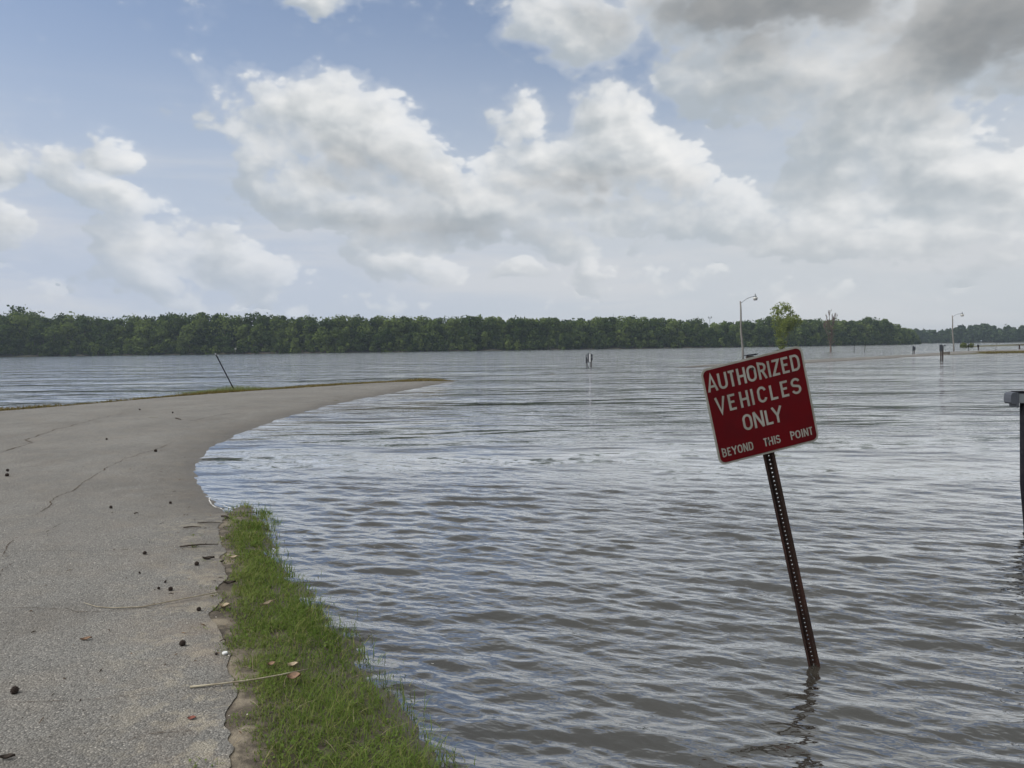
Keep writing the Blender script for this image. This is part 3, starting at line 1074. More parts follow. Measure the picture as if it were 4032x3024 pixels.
def stroke(mbd, pts, hw, o0):
    """mitred ribbon in real metres on the sign face"""
    q = []
    for p_ in pts:
        if not q or (abs(p_[0] - q[-1][0]) + abs(p_[1] - q[-1][1])) > 1e-5:
            q.append(p_)
    closed = abs(q[0][0] - q[-1][0]) + abs(q[0][1] - q[-1][1]) < 1e-4
    if closed: q = q[:-1]
    n = len(q)
    lf, rt = [], []
    for i in range(n):
        p0 = Vector(q[i - 1]) if (i > 0 or closed) else None
        p2 = Vector(q[(i + 1) % n]) if (i < n - 1 or closed) else None
        c = Vector(q[i])
        d1_ = (c - p0).normalized() if p0 is not None else (p2 - c).normalized()
        d2_ = (p2 - c).normalized() if p2 is not None else d1_
        n1_ = Vector((-d1_.y, d1_.x))
        n2v = Vector((-d2_.y, d2_.x))
        mt = (n1_ + n2v)
        if mt.length < .35:
            mt = n1_
            k = 1
        else:
            mt.normalize()
            k = min(1 / max(mt.dot(n1_), .3), 2.6)
        lf.append(c + mt * hw * k)
        rt.append(c - mt * hw * k)
    vs = []
    for p_ in lf + rt:
        vs.append(sg(p_.x / SW, p_.y / SHT, o0))
    fs = [(i, (i + 1) % n, n + (i + 1) % n, n + i) for i in range(n if closed else n - 1)]
    mbd.add(vs, fs)


def word(letters, v0, v1, hw, name='lettering'):
    mbd = MB()
    for k_, (ch, u0, u1) in enumerate(letters):
        sts = GL[ch]
        for si, st in enumerate(sts):
            pts = []
            for x, y in st:
                ux = (u0 * SW + hw) + x * ((u1 - u0) * SW - 2 * hw)
                vy = (v1 * SHT - hw) - y * ((v1 - v0) * SHT - 2 * hw)
                if ch in 'AVNYIHTUEFLPRBDZ' and y in (0, 1) and not (ch in 'EZLTD' or (ch in 'PRB' and x > 0)) and ch != 'U' or (ch == 'U' and y == 1) or (ch == 'T' and y == 0) or (ch == 'R' and y == 0):
                    vy += hw * (1 if y == 0 else -1)
                pts.append((ux, vy))
            stroke(mbd, pts, hw, .0030 + .00012 * (si + (k_ % 2)))
    return mbd.build(name, m_white, panel)


HW = .0067
word([('A', .034, .137), ('U', .147, .236), ('T', .243, .322), ('H', .334, .418), ('O', .430, .522), ('R', .540, .622), ('I', .632, .664), ('Z', .674, .757), ('E', .772, .852), ('D', .863, .951)], .077, .242, HW)
word([('V', .075, .177), ('E', .203, .283), ('H', .316, .403), ('I', .425, .455), ('C', .490, .580), ('L', .612, .695), ('E', .722, .804), ('S', .824, .919)], .311, .475, HW)
word([('O', .300, .392), ('N', .407, .505), ('L', .522, .602), ('Y', .588, .696)], .548, .713, HW)
word([('B', .046, .090), ('E', .099, .138), ('Y', .140, .196), ('O', .200, .248), ('N', .256, .301), ('D', .309, .353)], .835, .921, .0037)
word([('T', .455, .500), ('H', .506, .552), ('I', .560, .576), ('S', .580, .625)], .836, .921, .0037)
word([('P', .728, .771), ('O', .776, .826), ('I', .835, .851), ('N', .858, .904), ('T', .907, .953)], .839, .922, .0037)
for (u, v) in ((.493, .116), (.499, .871)):
    mb = MB()
    mb.tube([sg(u, v, .0035), sg(u, v, .0105)], .0065, 6)
    mb.tube([sg(u, v, .0030), sg(u, v, .0045)], .009, 14)
    mb.build('bolt', m_bolt, panel)

# post: hat-profile channel with a row of real holes
base = Vector((0, 0, 0))
low_ = SC - org + RS @ Vector((0.0, .024, -.28))
wl = Vector((1.762, 4.405, 0)) - org
ax = (low_ - wl).normalized()
top = low_ + ax * .53
bot = wl - ax * .42
Lp_ = (top - bot).length
side = Vector((1, 0, 0))
side = (side - ax * side.dot(ax)).normalized()
back = side.cross(ax).normalized()
if back.y < 0: back = -back
# turned a little about its own axis so the left flange shows
qr = Quaternion(ax, math.radians(-14))
side = qr @ side
back = qr @ back
mb = MB()
step = .0254
nst = int(Lp_ / step)


def PP(s_, b_, t):
    return bot + ax * t + side * s_ + back * b_


WB, DP, FLG = .012, .022, .013      # half web, depth, flange width
for i in range(nst):
    t0, t1 = i * step, (i + 1) * step
    tm = (t0 + t1) / 2
    outer = [(-WB, t0), (0, t0), (WB, t0), (WB, tm), (WB, t1), (0, t1), (-WB, t1), (-WB, tm)]
    hr = .0042
    inner = [(hr * math.cos(math.radians(an)), tm + hr * math.sin(math.radians(an))) for an in (225, 270, 315, 0, 45, 90, 135, 180)]
    for dz in (DP, DP + .003):
        vs = [PP(s_, dz, t) for s_, t in outer] + [PP(s_, dz, t) for s_, t in inner]
        mb.add(vs, [(k, (k + 1) % 8, 8 + (k + 1) % 8, 8 + k) for k in range(8)])
prof = [(-WB - .008 - FLG, 0), (-WB - .008, 0), (-WB, DP), (-WB, DP + .003), (-WB - .010, .003), (-WB - .008 - FLG, .003)]
for sgn in (1, -1):
    pr_ = [(sgn * s_, b__) for s_, b__ in prof]
    n_ = len(pr_)
    seg_n = 24
    vs = []
    for j in range(seg_n + 1):
        vs += [PP(s_, b__, Lp_ * j / seg_n) for s_, b__ in pr_]
    fs = [(j * n_ + k, j * n_ + (k + 1) % n_, (j + 1) * n_ + (k + 1) % n_, (j + 1) * n_ + k) for j in range(seg_n) for k in range(n_)]
    fs += [tuple(range(n_)), tuple(seg_n * n_ + k for k in reversed(range(n_)))]
    mb.add(vs, fs)
mb.build('post', m_post, sign)

# ------------------------------------------------------------------ posts, lamps, pedestals
m_darkpost = simple('dark_weathered_steel', (.006, .0065, .011), (.014, .013, .017), 12, .8, 0, 0, .15)
m_wood = simple('grey_weathered_wood', (.25, .24, .225), (.16, .15, .14), 3, .85, 0, .3, stretch=(6, 6, .5))
m_grey = simple('grey_galvanised', (.24, .26, .28), (.18, .195, .21), 5, .5, .3)
m_cap = simple('cap_grey', (.07, .078, .098), (.06, .068, .085), 5, .55, 0)
m_lgrey = simple('pale_grey_paint', (.42, .44, .46), (.34, .36, .38), 6, .5, 0)
m_box = simple('dark_blue_grey_box', (.055, .062, .080), (.04, .045, .055), 7, .55, .1)
m_brown = simple('rust_brown_leg', (.055, .030, .022), (.03, .02, .016), 12, .8)
m_tan = simple('tan_panel', (.22, .20, .17), (.16, .145, .12), 6, .75)
m_lamp = simple('lamp_glass_milky', (.62, .62, .60), (.5, .5, .48), 8, .3)


def top_at(pb, x, y):
    """a point above/near base distance seen at photo pixel (x, y), at the base's depth"""
    d = ray(x, y)
    t = pb[1] / d[1]
    return np.array([d[0] * t, pb[1], EYE + d[2] * t])


# leaning post
pb = on_land(925, 1541)
e = empty('leaning_post', pb, 'thin dark metal post leaning left in the grass at the far edge of the asphalt', 'post')
tp = top_at(pb, 849, 1394) - pb
mb = MB()
mb.tube([(-tp * .08), tp * .5, tp], .028, 8)
o = mb.build('pole', m_darkpost, e)
mb = MB()
mb.tube([tp * .985, tp * 1.02], [.034, .030], 10)
mb.box(tuple(tp * .97 + np.array([.06, 0, .0])), (.10, .03, .03))
mb.build('cap', m_lgrey, e)


def lamp(pb, toppx, headpx, r, label):
    e = empty('street_lamp', pb, label, 'street lamp', 'street lamps along the flooded road')
    tp = Vector(top_at(pb, *toppx) - pb)
    hd = Vector(top_at(pb, *headpx) - pb)
    mb = MB()
    ks = 8
    mb.tube([tp * (k / ks) + Vector((.05 * math.sin(k * 1.1), 0, 0)) - (Vector((0, 0, .6)) if k == 0 else Vector()) for k in range(ks + 1)],
            [r * (1.15 - .45 * k / ks) for k in range(ks + 1)], 10)
    mb.build('pole', m_wood, e, True)
    mb = MB()
    a_ = tp - Vector((0, 0, .35))
    pts = []
    for k in range(9):
        t = k / 8
        q = a_.lerp(hd, t)
        q.z += math.sin(t * math.pi) * .22 * (1 - .2 * t)
        pts.append(q)
    mb.tube(pts, .035, 8)
    mb.build('arm', m_grey, e, True)
    mb = MB()
    mb.tube([hd + Vector((.05, 0, .32)), hd + Vector((.05, 0, .12)), hd + Vector((.05, 0, .02)), hd + Vector((.05, 0, -.12))], [.05, .10, .16, .20], 12)
    h_ = mb.build('lamp_head', m_grey, e, True)
    mb = MB()
    c = hd + Vector((.08, 0, -.13))
    mb.tube([c, c - Vector((0, 0, .12)), c - Vector((0, 0, .40))], [.27, .30, .21], 14)
    mb.build('lamp_shade', m_lamp, h_, True)
    return e


lb = gnd(2925, 1413)
lamp(np.array([lb[0], lb[1], -.3]), (2914, 1186), (2972, 1166), .13, 'tall wooden lamp pole rising from behind the red sign, larger of the two')
lb = on_land(3755, 1385)
lamp(lb, (3749, 1242), (3787, 1234.5), .12, 'smaller far lamp pole standing on the far road next to the green bush')


def pedestal(px, py, top_y, kind, label, grp='utility pedestals standing in the flood'):
    pb = gnd(px, py)
    s = top_at(pb, px, top_y)[2]
    pb = np.array([pb[0], pb[1], -.25])
    s += .25
    e = empty('utility_pedestal', pb, label, 'utility pedestal', grp)
    if kind == 0:
        for dx in (-.20, .10, .22):
            mb = MB()
            mb.box((dx, .02 * dx, .46), (.065, .065, .92), bev=.004)
            mb.build('leg', m_brown, e)
        mb = MB().box((0, 0, s * .62 - .085), (.50, .05, .05))
        mb.build('crossbar', m_brown, e)
        mb = MB().box((-.01, 0, s - .43), (.25, .16, .84), bev=.012)
        c = mb.build('cabinet', m_box, e)
        MB().box((.045, -.09, s - .42), (.14, .025, .76), bev=.004).build('door_panel', simple('door_white', (.78, .79, .80), (.7, .7, .72), 4, .5), c)
        mb = MB().box((-.25, .02, s - .53), (.13, .14, .80), bev=.01)
        c = mb.build('meter_box', m_box, e)
        MB().tube([(-.25, -.05, s - .28), (-.25, -.11, s - .28)], .055, 12).build('dial', m_lgrey, c)
        mb = MB().box((.24, .02, s - .37), (.18, .15, .56), bev=.03)
        c = mb.build('meter_box', m_box, e)
        MB().box((.24, -.065, s - .36), (.15, .02, .05)).build('label_plate', m_lgrey, c)
        MB().box((.21, .0, s - .62), (.10, .12, .14), bev=.02).build('conduit', m_box, e)
        mb = MB().box((.22, -.02, s - .06), (.20, .2, .03))
        mb.build('hood', m_grey, e)
    elif kind == 1:
        for dx in (-.14, .10):
            MB().box((dx, 0, .45), (.085, .085, .9), bev=.004).build('leg', m_brown, e)
        MB().box((-.12, 0, s - .40), (.20, .16, .80), bev=.015).build('cabinet', m_box, e)
        c = MB().box((.14, .0, s - .36), (.26, .15, .56), bev=.03).build('meter_box', m_box, e)
        MB().tube([(.16, -.07, s - .25), (.16, -.12, s - .25)], .07, 12).build('dial', m_grey, c)
    elif kind == 2:
        for dx in (-.10, .09):
            MB().box((dx, 0, s * .45), (.10, .10, s * .9), bev=.004).build('leg', m_brown, e)
        MB().box((-.10, 0, s - .33), (.26, .16, .66), bev=.015).build('cabinet', m_box, e)
        c = MB().box((.12, -.01, s - .34), (.18, .15, .52), bev=.05).build('meter_box', m_grey, e)
        MB().tube([(.18, -.08, s - .10), (.30, -.08, s - .10)], .07, 12).build('dial', m_box, c)
        t_ = MB().box((.42, .0, s - .86), (.56, .30, .24), bev=.01).build('fish_bin', m_tan, e)
        t_.name = 'side_tray'
        MB().box((.69, -.01, s - .86), (.05, .34, .29), bev=.01).build('tray_rim', m_brown, t_)
    return e


pedestal(2320, 1442, 1391, 0, 'grey and black utility pedestal on short brown legs alone in mid lake')
pedestal(3598, 1391, 1363, 1, 'small dark utility pedestal in the water between the dead tree and the far lamp')
pedestal(3708, 1418, 1357, 2, 'taller utility pedestal with a tray on its side, in front of the far road')

# bin lid peeking over the sign
lid = gnd(2950, 1418)
tpz = top_at(lid, 2950, 1397)[2]
e = empty('trash_bin', (lid[0], lid[1], -.3), 'dark hooded bin behind the top edge of the red sign next to the lamp pole', 'bin')
MB().box((0.1, 0, (tpz) / 2 + .1), (.85, .7, tpz + .2), bev=.06).build('body', m_brown, e)
mb = MB()
mb.add([(-.5, -.42, tpz + .2), (.7, -.42, tpz + .26), (.95, -.42, tpz + .44), (.3, -.42, tpz + .36), (-.4, -.42, tpz + .30),
        (-.5, .42, tpz + .2), (.7, .42, tpz + .26), (.95, .42, tpz + .44), (.3, .42, tpz + .36), (-.4, .42, tpz + .30)],
       [(0, 1, 2, 3, 4), (9, 8, 7, 6, 5), (0, 5, 6, 1), (1, 6, 7, 2), (2, 7, 8, 3), (3, 8, 9, 4), (4, 9, 5, 0)])
mb.build('lid', m_darkpost, e)


def thin_post(name, bx, by, tx, ty, r, mat, label, cat='post', grp=None, land=False):
    pb = on_land(bx, by) if land else gnd(bx, by)
    tp = top_at(pb, tx, ty) - pb
    mb = MB()
    mb.tube([-tp * .25, tp * .4, tp * .8, tp * 1.0], [r, r * .97, r * .95, r * .9], 8)
    mb.tube([tp * .99, tp * 1.015], [r * 1.25, r * 1.1], 8)
    o = mb.build(name, mat)
    o.location = tuple(map(float, pb))
    return tag(o, label, cat, grp)


thin_post('stake', 3363, 1388, 3364, 1359.5, .05, m_darkpost, 'left one of two thin stakes in the water right of the dead tree', 'stake', 'thin stakes in the flood')
thin_post('stake', 3404, 1386.5, 3407, 1358.5, .05, m_darkpost, 'right one of two thin stakes in the water, tilted slightly, right of the dead tree', 'stake', 'thin stakes in the flood')
thin_post('stake', 3814, 1384.5, 3813, 1352, .045, m_darkpost, 'upright thin stake in front of the green bush on the far road', 'stake', 'thin stakes in the flood')
thin_post('stake', 3917, 1390, 3925, 1352, .045, m_wood, 'thin grey stake leaning right on the bank of the far road', 'stake', 'thin stakes in the flood')

# short mailbox-like post
pb = gnd(3854, 1378)
e = empty('hydrant_post', pb, 'short dark two-part post in the water to the right of the bush', 'post')
t_ = top_at(pb, 3851, 1356.5) - pb
MB().tube([(0, 0, -.4), (t_[0] * .4, 0, t_[2] * .5)], [.12, .12], 8).build('base', m_brown, e)
MB().box((t_[0] * .8, 0, t_[2] * .72), (.30, .25, t_[2] * .55), bev=.04).build('head', m_darkpost, e)

pb = gnd(4014, 1374)
t_ = top_at(pb, 4014, 1358)[2]
e = empty('wooden_table', (pb[0], pb[1], -.3), 'dark wooden tabletop on a single stout leg in the water at the far right edge', 'table')
MB().tube([(0, 0, 0), (0, 0, .6), (0, 0, t_ + .3)], [.22, .14, .16], 10).build('leg', m_brown, e)
MB().box((.9, .3, t_ + .30), (2.9, .9, .14), bev=.02).build('table_top', m_brown, e)

# gate rail at the right edge
gb = gnd(4062, 2080)
e = empty('gate_rail', (gb[0], gb[1], -.4), 'grey capped metal rail on a dark post cut off by the right edge', 'gate')
dz = .4


def atg(x, y): return Vector(top_at(gb, x, y)) - Vector((gb[0], gb[1], -.4))


c0_, c1_ = atg(3996, 1567), atg(3966, 1567)
hgt_ = (atg(3990, 1541) - atg(3990, 1592)).length
mb = MB()
prof = [(0.0, .44), (.35, .48), (.75, .42), (.95, .28), (1.0, 0), (.97, -.3), (.80, -.42), (.0, -.50)]
Lc = (c0_ - c1_).length
for y0 in (-.05, .05):
    pass
vs, fs = [], []
for y0 in (-.055, .055):
    for (u, v) in prof:
        vs.append(c0_ + Vector((-u * Lc, y0, v * hgt_)))
n_ = len(prof)
fs = [tuple(range(n_)), tuple(reversed(range(n_, 2 * n_)))] + [(i, n_ + i, n_ + (i + 1) % n_, (i + 1) % n_) for i in range(n_)]
mb.add(vs, fs)
mb.box(tuple(c0_ + Vector((-.006, 0, -.02))), (.022, .125, hgt_ * 1.1), bev=.004)
mb.build('end_cap', m_cap, e)
mb = MB().box(tuple(c0_ + Vector((1.6, 0, -.002))), (3.2, .09, hgt_ * .74), bev=.006)
rail = mb.build('rail', m_grey, e)
mb = MB()
for k in range(24):
    x_ = .0 + k * .135
    mb.box(tuple(c0_ + Vector((x_ + .05, 0, hgt_ * .46 + .012 * min(k, 3)))), (.115, .10, .018))
mb.build('top_slat', m_darkpost, rail)
MB().box(tuple(c0_ + Vector((1.6, .0, -hgt_ * .45))), (3.0, .07, hgt_ * .18)).build('under_rail', m_darkpost, e)
px_ = atg(4034, 1575)
pz = px_.z
for dx in (0, 2.3):
    mb = MB()
    mb.tube([(px_.x + dx, 0, pz + .03), (px_.x + dx + .02, 0, pz * .5), (dx + .03, 0, -.2)], .042, 12)
    mb.build('post', m_darkpost, e, True)


# ------------------------------------------------------------------ trees
def leaf_cards(C, size, nrm=None, seed=0, flat=.0):
    r = np.random.default_rng(seed)
    n = len(C)
    a = r.normal(size=(n, 3))
    if nrm is not None: a = a * .75 + nrm * 1.0
    a /= np.linalg.norm(a, axis=1)[:, None]
    b = np.cross(a, r.normal(size=(n, 3)))
    b /= np.linalg.norm(b, axis=1)[:, None] + 1e-9
    c = np.cross(a, b)
    s = (size * (.55 + .9 * r.random(n)))[:, None]
    b, c = b * s, c * s * .7
    j = r.uniform(.6, 1.3, (n, 4, 1))
    V = np.stack([C - b * j[:, 0], C - c * j[:, 1], C + b * j[:, 2], C + c * j[:, 3]], 1).reshape(-1, 3)
    return V, np.arange(n * 4).reshape(-1, 4)


def lobes_tree(base, H, R, n_lobes, n_cards, r, lowest=.03, slender=1.0):
    """points and normals of a broad crown made of many uneven lobes"""
    C, Nn, T = [], [], []
    per = max(12, n_cards // n_lobes)
    for k in range(n_lobes):
        f = r.random()
        z = H * (lowest + (1 - lowest) * f ** .8) * .93
        prof_ = math.sin(min(1, .25 + z / H * .9) * math.pi) ** .6 if z / H > .45 else .92
        rad_ = R * max(.15, prof_) * math.sqrt(r.random()) * .85
        a = r.random() * 6.283
        lc = np.array([base[0] + rad_ * math.cos(a), base[1] + rad_ * math.sin(a), base[2] + z])
        lr = R * r.uniform(.26, .52)
        d = r.normal(size=(per, 3))
        d /= np.linalg.norm(d, axis=1)[:, None]
        rr2 = lr * r.uniform(.75, 1.08, (per, 1))
        q = lc + d * rr2 * np.array([1, 1, .72 * slender])
        C.append(q)
        Nn.append(d)
        T.append(np.full(per, r.random()))
    C = np.vstack(C)
    Nn = np.vstack(Nn)
    T = np.concatenate(T)
    ok = C[:, 2] > base[2] + .1
    return C[ok], Nn[ok], T[ok]


m_wood_leaf = leaf_mat('wood_foliage', (.034, .064, .018), (.16, .215, .055), (.15, .18, .07), .35)
m_wood_far = leaf_mat('far_wood_foliage', (.030, .052, .024), (.06, .09, .036), (.08, .10, .05), .2)
m_bark = simple('bark_grey_brown', (.12, .10, .085), (.07, .055, .045), 3, .9, 0, .4, stretch=(4, 4, .6))


def skyline(pxx):
    """crown-top height in photo pixels for the near wood"""
    xs = [0, 80, 150, 300, 380, 460, 640, 720, 800, 1000, 1150, 1300, 1450, 1560, 1700, 1900, 2050, 2180, 2300, 2450, 2600, 2750, 2900, 3000, 3100, 3200, 3330, 3420, 3480, 3540, 3590, 3622]
    ys = [1252, 1240, 1256, 1252, 1262, 1262, 1246, 1244, 1242, 1250, 1244, 1248, 1240, 1236, 1247, 1238, 1240, 1244, 1252, 1240, 1250, 1262, 1268, 1255, 1252, 1256, 1262, 1256, 1262, 1284, 1300, 1335]
    return np.interp(pxx, xs, ys)


def wood(name, line, rows, spacing, hfun, card, mat, cards, label, seed, jit=1.0, first=4.0):
    r = np.random.default_rng(seed)
    seg = np.hypot(*np.diff(line, axis=0).T)
    s = np.concatenate([[0], np.cumsum(seg)])
    VV, TT, LL = [], [], []
    mbt = MB()
    for row in range(rows):
        t = r.random() * spacing + 1
        while t < s[-1] - 1:
            p = np.array([np.interp(t, s, line[:, 0]), np.interp(t, s, line[:, 1])])
            away = p / np.linalg.norm(p)
            q = p + away * (first + row * 7.5 + r.normal() * 1.5) + r.normal(size=2) * jit
            H = hfun(q, row, r)
            if H > 2:
                Rr = max(H * r.uniform(.22, .52), 2.2)
                nl = int(11 + Rr * 3.2)
                z0 = float(height(q)[0])
                C, Nn, T = lobes_tree((q[0], q[1], z0), H, Rr, nl, int(cards * (1 if row < 2 else .75)), r, .01 if row in (0, 1, 4, 5) else .2)
                tone = r.random()
                if r.random() < .10 and row > 0:     # thin, early-leaf crowns
                    k = r.random(len(C)) < .45
                    C, Nn, T = C[k], Nn[k], T[k]
                    tone = 1.25
                v, f = leaf_cards(C, np.full(len(C), card), Nn, int(r.integers(1e9)))
                VV.append(v)
                TT.append(np.repeat(np.clip(tone ** 2 * 1.05 + (T - .5) * .5, 0, 1), 4))
                LL.append(np.repeat(np.clip(r.random(len(C)) * .6 + (.25 if tone > .8 else 0), 0, 1), 4))
                mbt.tube([(q[0], q[1], z0 - .5), (q[0] + r.normal() * .3, q[1], z0 + H * .45), (q[0] + r.normal() * .6, q[1], z0 + H * .85)], [.26, .17, .05], 5, False)
            t += spacing * r.uniform(.6, 1.35)
    V = np.vstack(VV)
    o = np_mesh(name, V, np.arange(len(V)).reshape(-1, 4), mat, attrs={'tint': ('FLOAT', 'POINT', np.concatenate(TT)), 'leaf': ('FLOAT', 'POINT', np.concatenate(LL))})
    # trunks in the same mass
    o.data.materials.append(m_bark)
    bm = bmesh.new()
    bm.from_mesh(o.data)
    tv = [bm.verts.new(v) for v in mbt.v]
    for f in mbt.f:
        fc = bm.faces.new([tv[i] for i in f])
        fc.material_index = 1
    bm.to_mesh(o.data)
    bm.free()
    return tag(o, label, 'woodland', kind='stuff')


def px_of(q, z=0):
    d = np.array([q[0], q[1], z]) - np.array([0, 0, EYE])
    zz_ = d @ FW
    return 2016 + FPX * (d @ RT) / zz_, 1512 - FPX * (d @ UPV) / zz_


def h_near(q, row, r):
    x, y0 = px_of(q, 0)
    if row >= 4:
        tgt = r.uniform(.5, .8)
    elif row == 0:
        tgt = r.uniform(.30, .75)
    elif row == 1:
        tgt = r.uniform(.72, .98)
    else:
        tgt = r.uniform(.88, 1.01) if r.random() > .12 else r.uniform(1.0, 1.08)
    ys = skyline(np.clip(x, 0, 3622)) + 8
    if x > 3626: return 0
    D = np.hypot(*q)
    full = (y0 - ys) / FPX * D
    return full * tgt - 1.0


line_near = resample(wood_shore, 60)
wood('woodland', line_near, 6, 4.8, h_near, .64, m_wood_leaf, 1050, 'dense dark green wood along the whole far bank of the lake', 21)


def h_low(q, row, r):
    return r.uniform(2.2, 6.0)


wood('bank_shrubs', line_near, 1, 2.6, h_low, .60, m_wood_leaf, 170, 'low green shrubs at the waterline in front of the far wood', 22, .5, 1.2)


def h_far(q, row, r):
    x, y0 = px_of(q, 0)
    xs = [3200, 3560, 3620, 3690, 3740, 3800, 3860, 3900, 3960, 4000, 4032, 4500]
    ys = [1303, 1303, 1306, 1308, 1302, 1293, 1285, 1290, 1294, 1302, 1294, 1296]
    tgt = [r.uniform(.45, .75), r.uniform(.8, 1.0), r.uniform(.92, 1.05)][min(row, 2)]
    D = np.hypot(*q)
    return (y0 - np.interp(x, xs, ys)) / FPX * D * tgt - 1.0


wood('woodland', resample(far_shore, 50), 3, 6.5, h_far, 1.3, m_wood_far, 700, 'hazy blue-green wood on the more distant shore at the right', 23)


# single trees: real branching
def grow(p, d, L, r0, depth, out, tips, rnd, spread=.55, up=.25, shrink=.74, kids=(2, 3)):
    n = 4
    pts, rs = [p.copy()], [r0]
    dd = d.copy()
    for k in range(n):
        dd = (dd + Vector((rnd.gauss(0, .10), rnd.gauss(0, .10), rnd.gauss(0, .06) + up * .08))).normalized()
        p = p + dd * (L / n)
        pts.append(p.copy())
        rs.append(r0 * (1 - .38 * (k + 1) / n))
    out.append((pts, rs))
    tips.append((p.copy(), depth))
    if depth == 0: return
    for k in range(rnd.randint(*kids)):
        an = rnd.random() * 6.283
        o_ = dd.orthogonal().normalized()
        o_ = Quaternion(dd, an) @ o_
        nd = (dd + o_ * spread * rnd.uniform(.6, 1.3) + Vector((0, 0, up))).normalized()
        s_ = pts[-1] if rnd.random() < .6 else pts[-2]
        grow(s_.copy(), nd, L * shrink * rnd.uniform(.8, 1.15), rs[-1] * .72, depth - 1, out, tips, rnd, spread, up, shrink, kids)


# lone green tree
tb = gnd(3078, 1376)
th_ = top_at(tb, 3060, 1193)[2]
e = empty('green_tree', (tb[0], tb[1], 0), 'lone young tree with bright green leaves standing in the water behind the red sign', 'tree')
rnd = random.Random(4)
br, tips = [], []
S_ = th_ / 15.5
for (lean, L0, r0) in ((Vector((-.10, 0, 1)), 4.6, .24), (Vector((.30, .1, 1)), 4.0, .17)):
    grow(Vector((0, 0, -.6)), lean.normalized(), L0 * S_, r0, 5, br, tips, rnd, .42, .32, .80, (2, 3))
mb = MB()
for pts, rs in br:
    if rs[0] > .012: mb.tube(pts, [max(q, .02) for q in rs], 5, False)
mx_ = max(max(p_.z for p_ in pts) for pts, rs in br)
sc_ = th_ / mx_
mb.v = [(x * sc_ * 1.12, y * sc_ * 1.12, z * sc_) for x, y, z in mb.v]
mb.build('trunk', simple('pale_bark', (.24, .22, .18), (.14, .12, .09), 3, .85), e, True)
XS = 1.12
C = []
r = np.random.default_rng(3)
for p_, dep in tips:
    if dep <= 3:
        zf = p_.z / mx_
        k = {0: 10, 1: 9, 2: 7, 3: 6}[dep]
        if zf < .6: k = int(k * 2.2)
        C.append((np.array(p_) * np.array([sc_ * XS, sc_ * XS, sc_]))[None, :] + r.normal(size=(k, 3)) * (.34 if zf > .6 else .6))
for k in range(34):      # leafy shoots low on the trunk
    z = r.uniform(.4, th_ * .58)
    w_ = .35 + .16 * z
    c = np.array([r.normal() * w_ - .06 * z, r.normal() * w_, z])
    C.append(c + r.normal(size=(46, 3)) * r.uniform(.3, .6))
for k in range(46):      # upper crown: separate puffs of leaves
    d = r.normal(size=3)
    d /= np.linalg.norm(d)
    q = np.array([.03, 0, .72]) * th_ + d * np.array([.27, .27, .27]) * th_ * r.uniform(.45, 1.0)
    C.append(q + r.normal(size=(30, 3)) * r.uniform(.22, .42))
C = np.vstack(C)
C = C[C[:, 2] > .2]
v, f = leaf_cards(C, np.full(len(C), .24), None, 5)
m_lone = leaf_mat('bright_tree_foliage', (.14, .19, .03), (.27, .33, .07), (.30, .30, .10), .5)
np_mesh('crown', v, f, m_lone, e, attrs={'tint': ('FLOAT', 'POINT', np.repeat(r.random(len(C)), 4)), 'leaf': ('FLOAT', 'POINT', np.repeat(r.random(len(C)), 4))})

# dead tree
tb = gnd(3271, 1384.5)
th_ = top_at(tb, 3283, 1216)[2]
e = empty('dead_tree', (tb[0], tb[1], 0), 'bare dead tree with thin upright twigs standing in the water right of the red sign', 'tree')
rnd = random.Random(11)
br, tips = [], []
grow(Vector((0, 0, -.5)), Vector((.08, 0, 1)).normalized(), 2.2, .25, 6, br, tips, rnd, .38, .42, .78, (2, 3))
mx_ = max(max(p_.z for p_ in pts) for pts, rs in br)
sc_ = th_ / mx_
mb = MB()
for pts, rs in br:
    mb.tube([Vector((p_.x * sc_ * .62, p_.y * sc_ * .62, p_.z * sc_)) for p_ in pts], [max(q, .028) for q in rs], 5, False)
for k in range(110):
    z = rnd.uniform(1.2, th_ * .62)
    a = rnd.random() * 6.28
    s0 = Vector((.08 * z * .3, 0, z))
    s1 = s0 + Vector((math.cos(a), math.sin(a), rnd.uniform(.1, .9))) * rnd.uniform(.4, 1.0)
    mb.tube([s0, (s0 + s1) / 2 + Vector((0, 0, .05)), s1], [.04, .03, .02], 4, False)
mb.build('trunk', simple('dead_bark', (.20, .16, .14), (.13, .10, .085), 4, .9), e, True)

# bush on the far spit
bb = gnd(3806, 1368.5, .1)
e = empty('bush', bb, 'rounded bright green bush at the left tip of the far grassy spit', 'bush')
r = np.random.default_rng(9)
C, Nn, T = [], [], []
for k in range(16):
    c = np.array([r.uniform(-1.5, 1.5), r.uniform(-.8, .8), r.uniform(.1, .95)])
    d = r.normal(size=(110, 3))
    d /= np.linalg.norm(d, axis=1)[:, None]
    C.append(c + d * r.uniform(.35, .65))
    Nn.append(d)
C, Nn = np.vstack(C), np.vstack(Nn)
C[:, 2] = np.abs(C[:, 2])
v, f = leaf_cards(C, np.full(len(C), .11), Nn, 5)
np_mesh('foliage', v, f, leaf_mat('bush_foliage', (.075, .105, .03), (.15, .18, .05), (.19, .20, .07), .35), e,
        attrs={'tint': ('FLOAT', 'POINT', np.repeat(r.random(len(C)), 4)), 'leaf': ('FLOAT', 'POINT', np.repeat(r.random(len(C)), 4))})
mb = MB()
for k in range(9):
    a = r.random() * 6.28
    mb.tube([(0, 0, -.2), (math.cos(a) * .4, math.sin(a) * .3, .5), (math.cos(a) * 1.0, math.sin(a) * .5, 1.1)], [.05, .035, .015], 5, False)
mb.build('stem', m_bark, e)

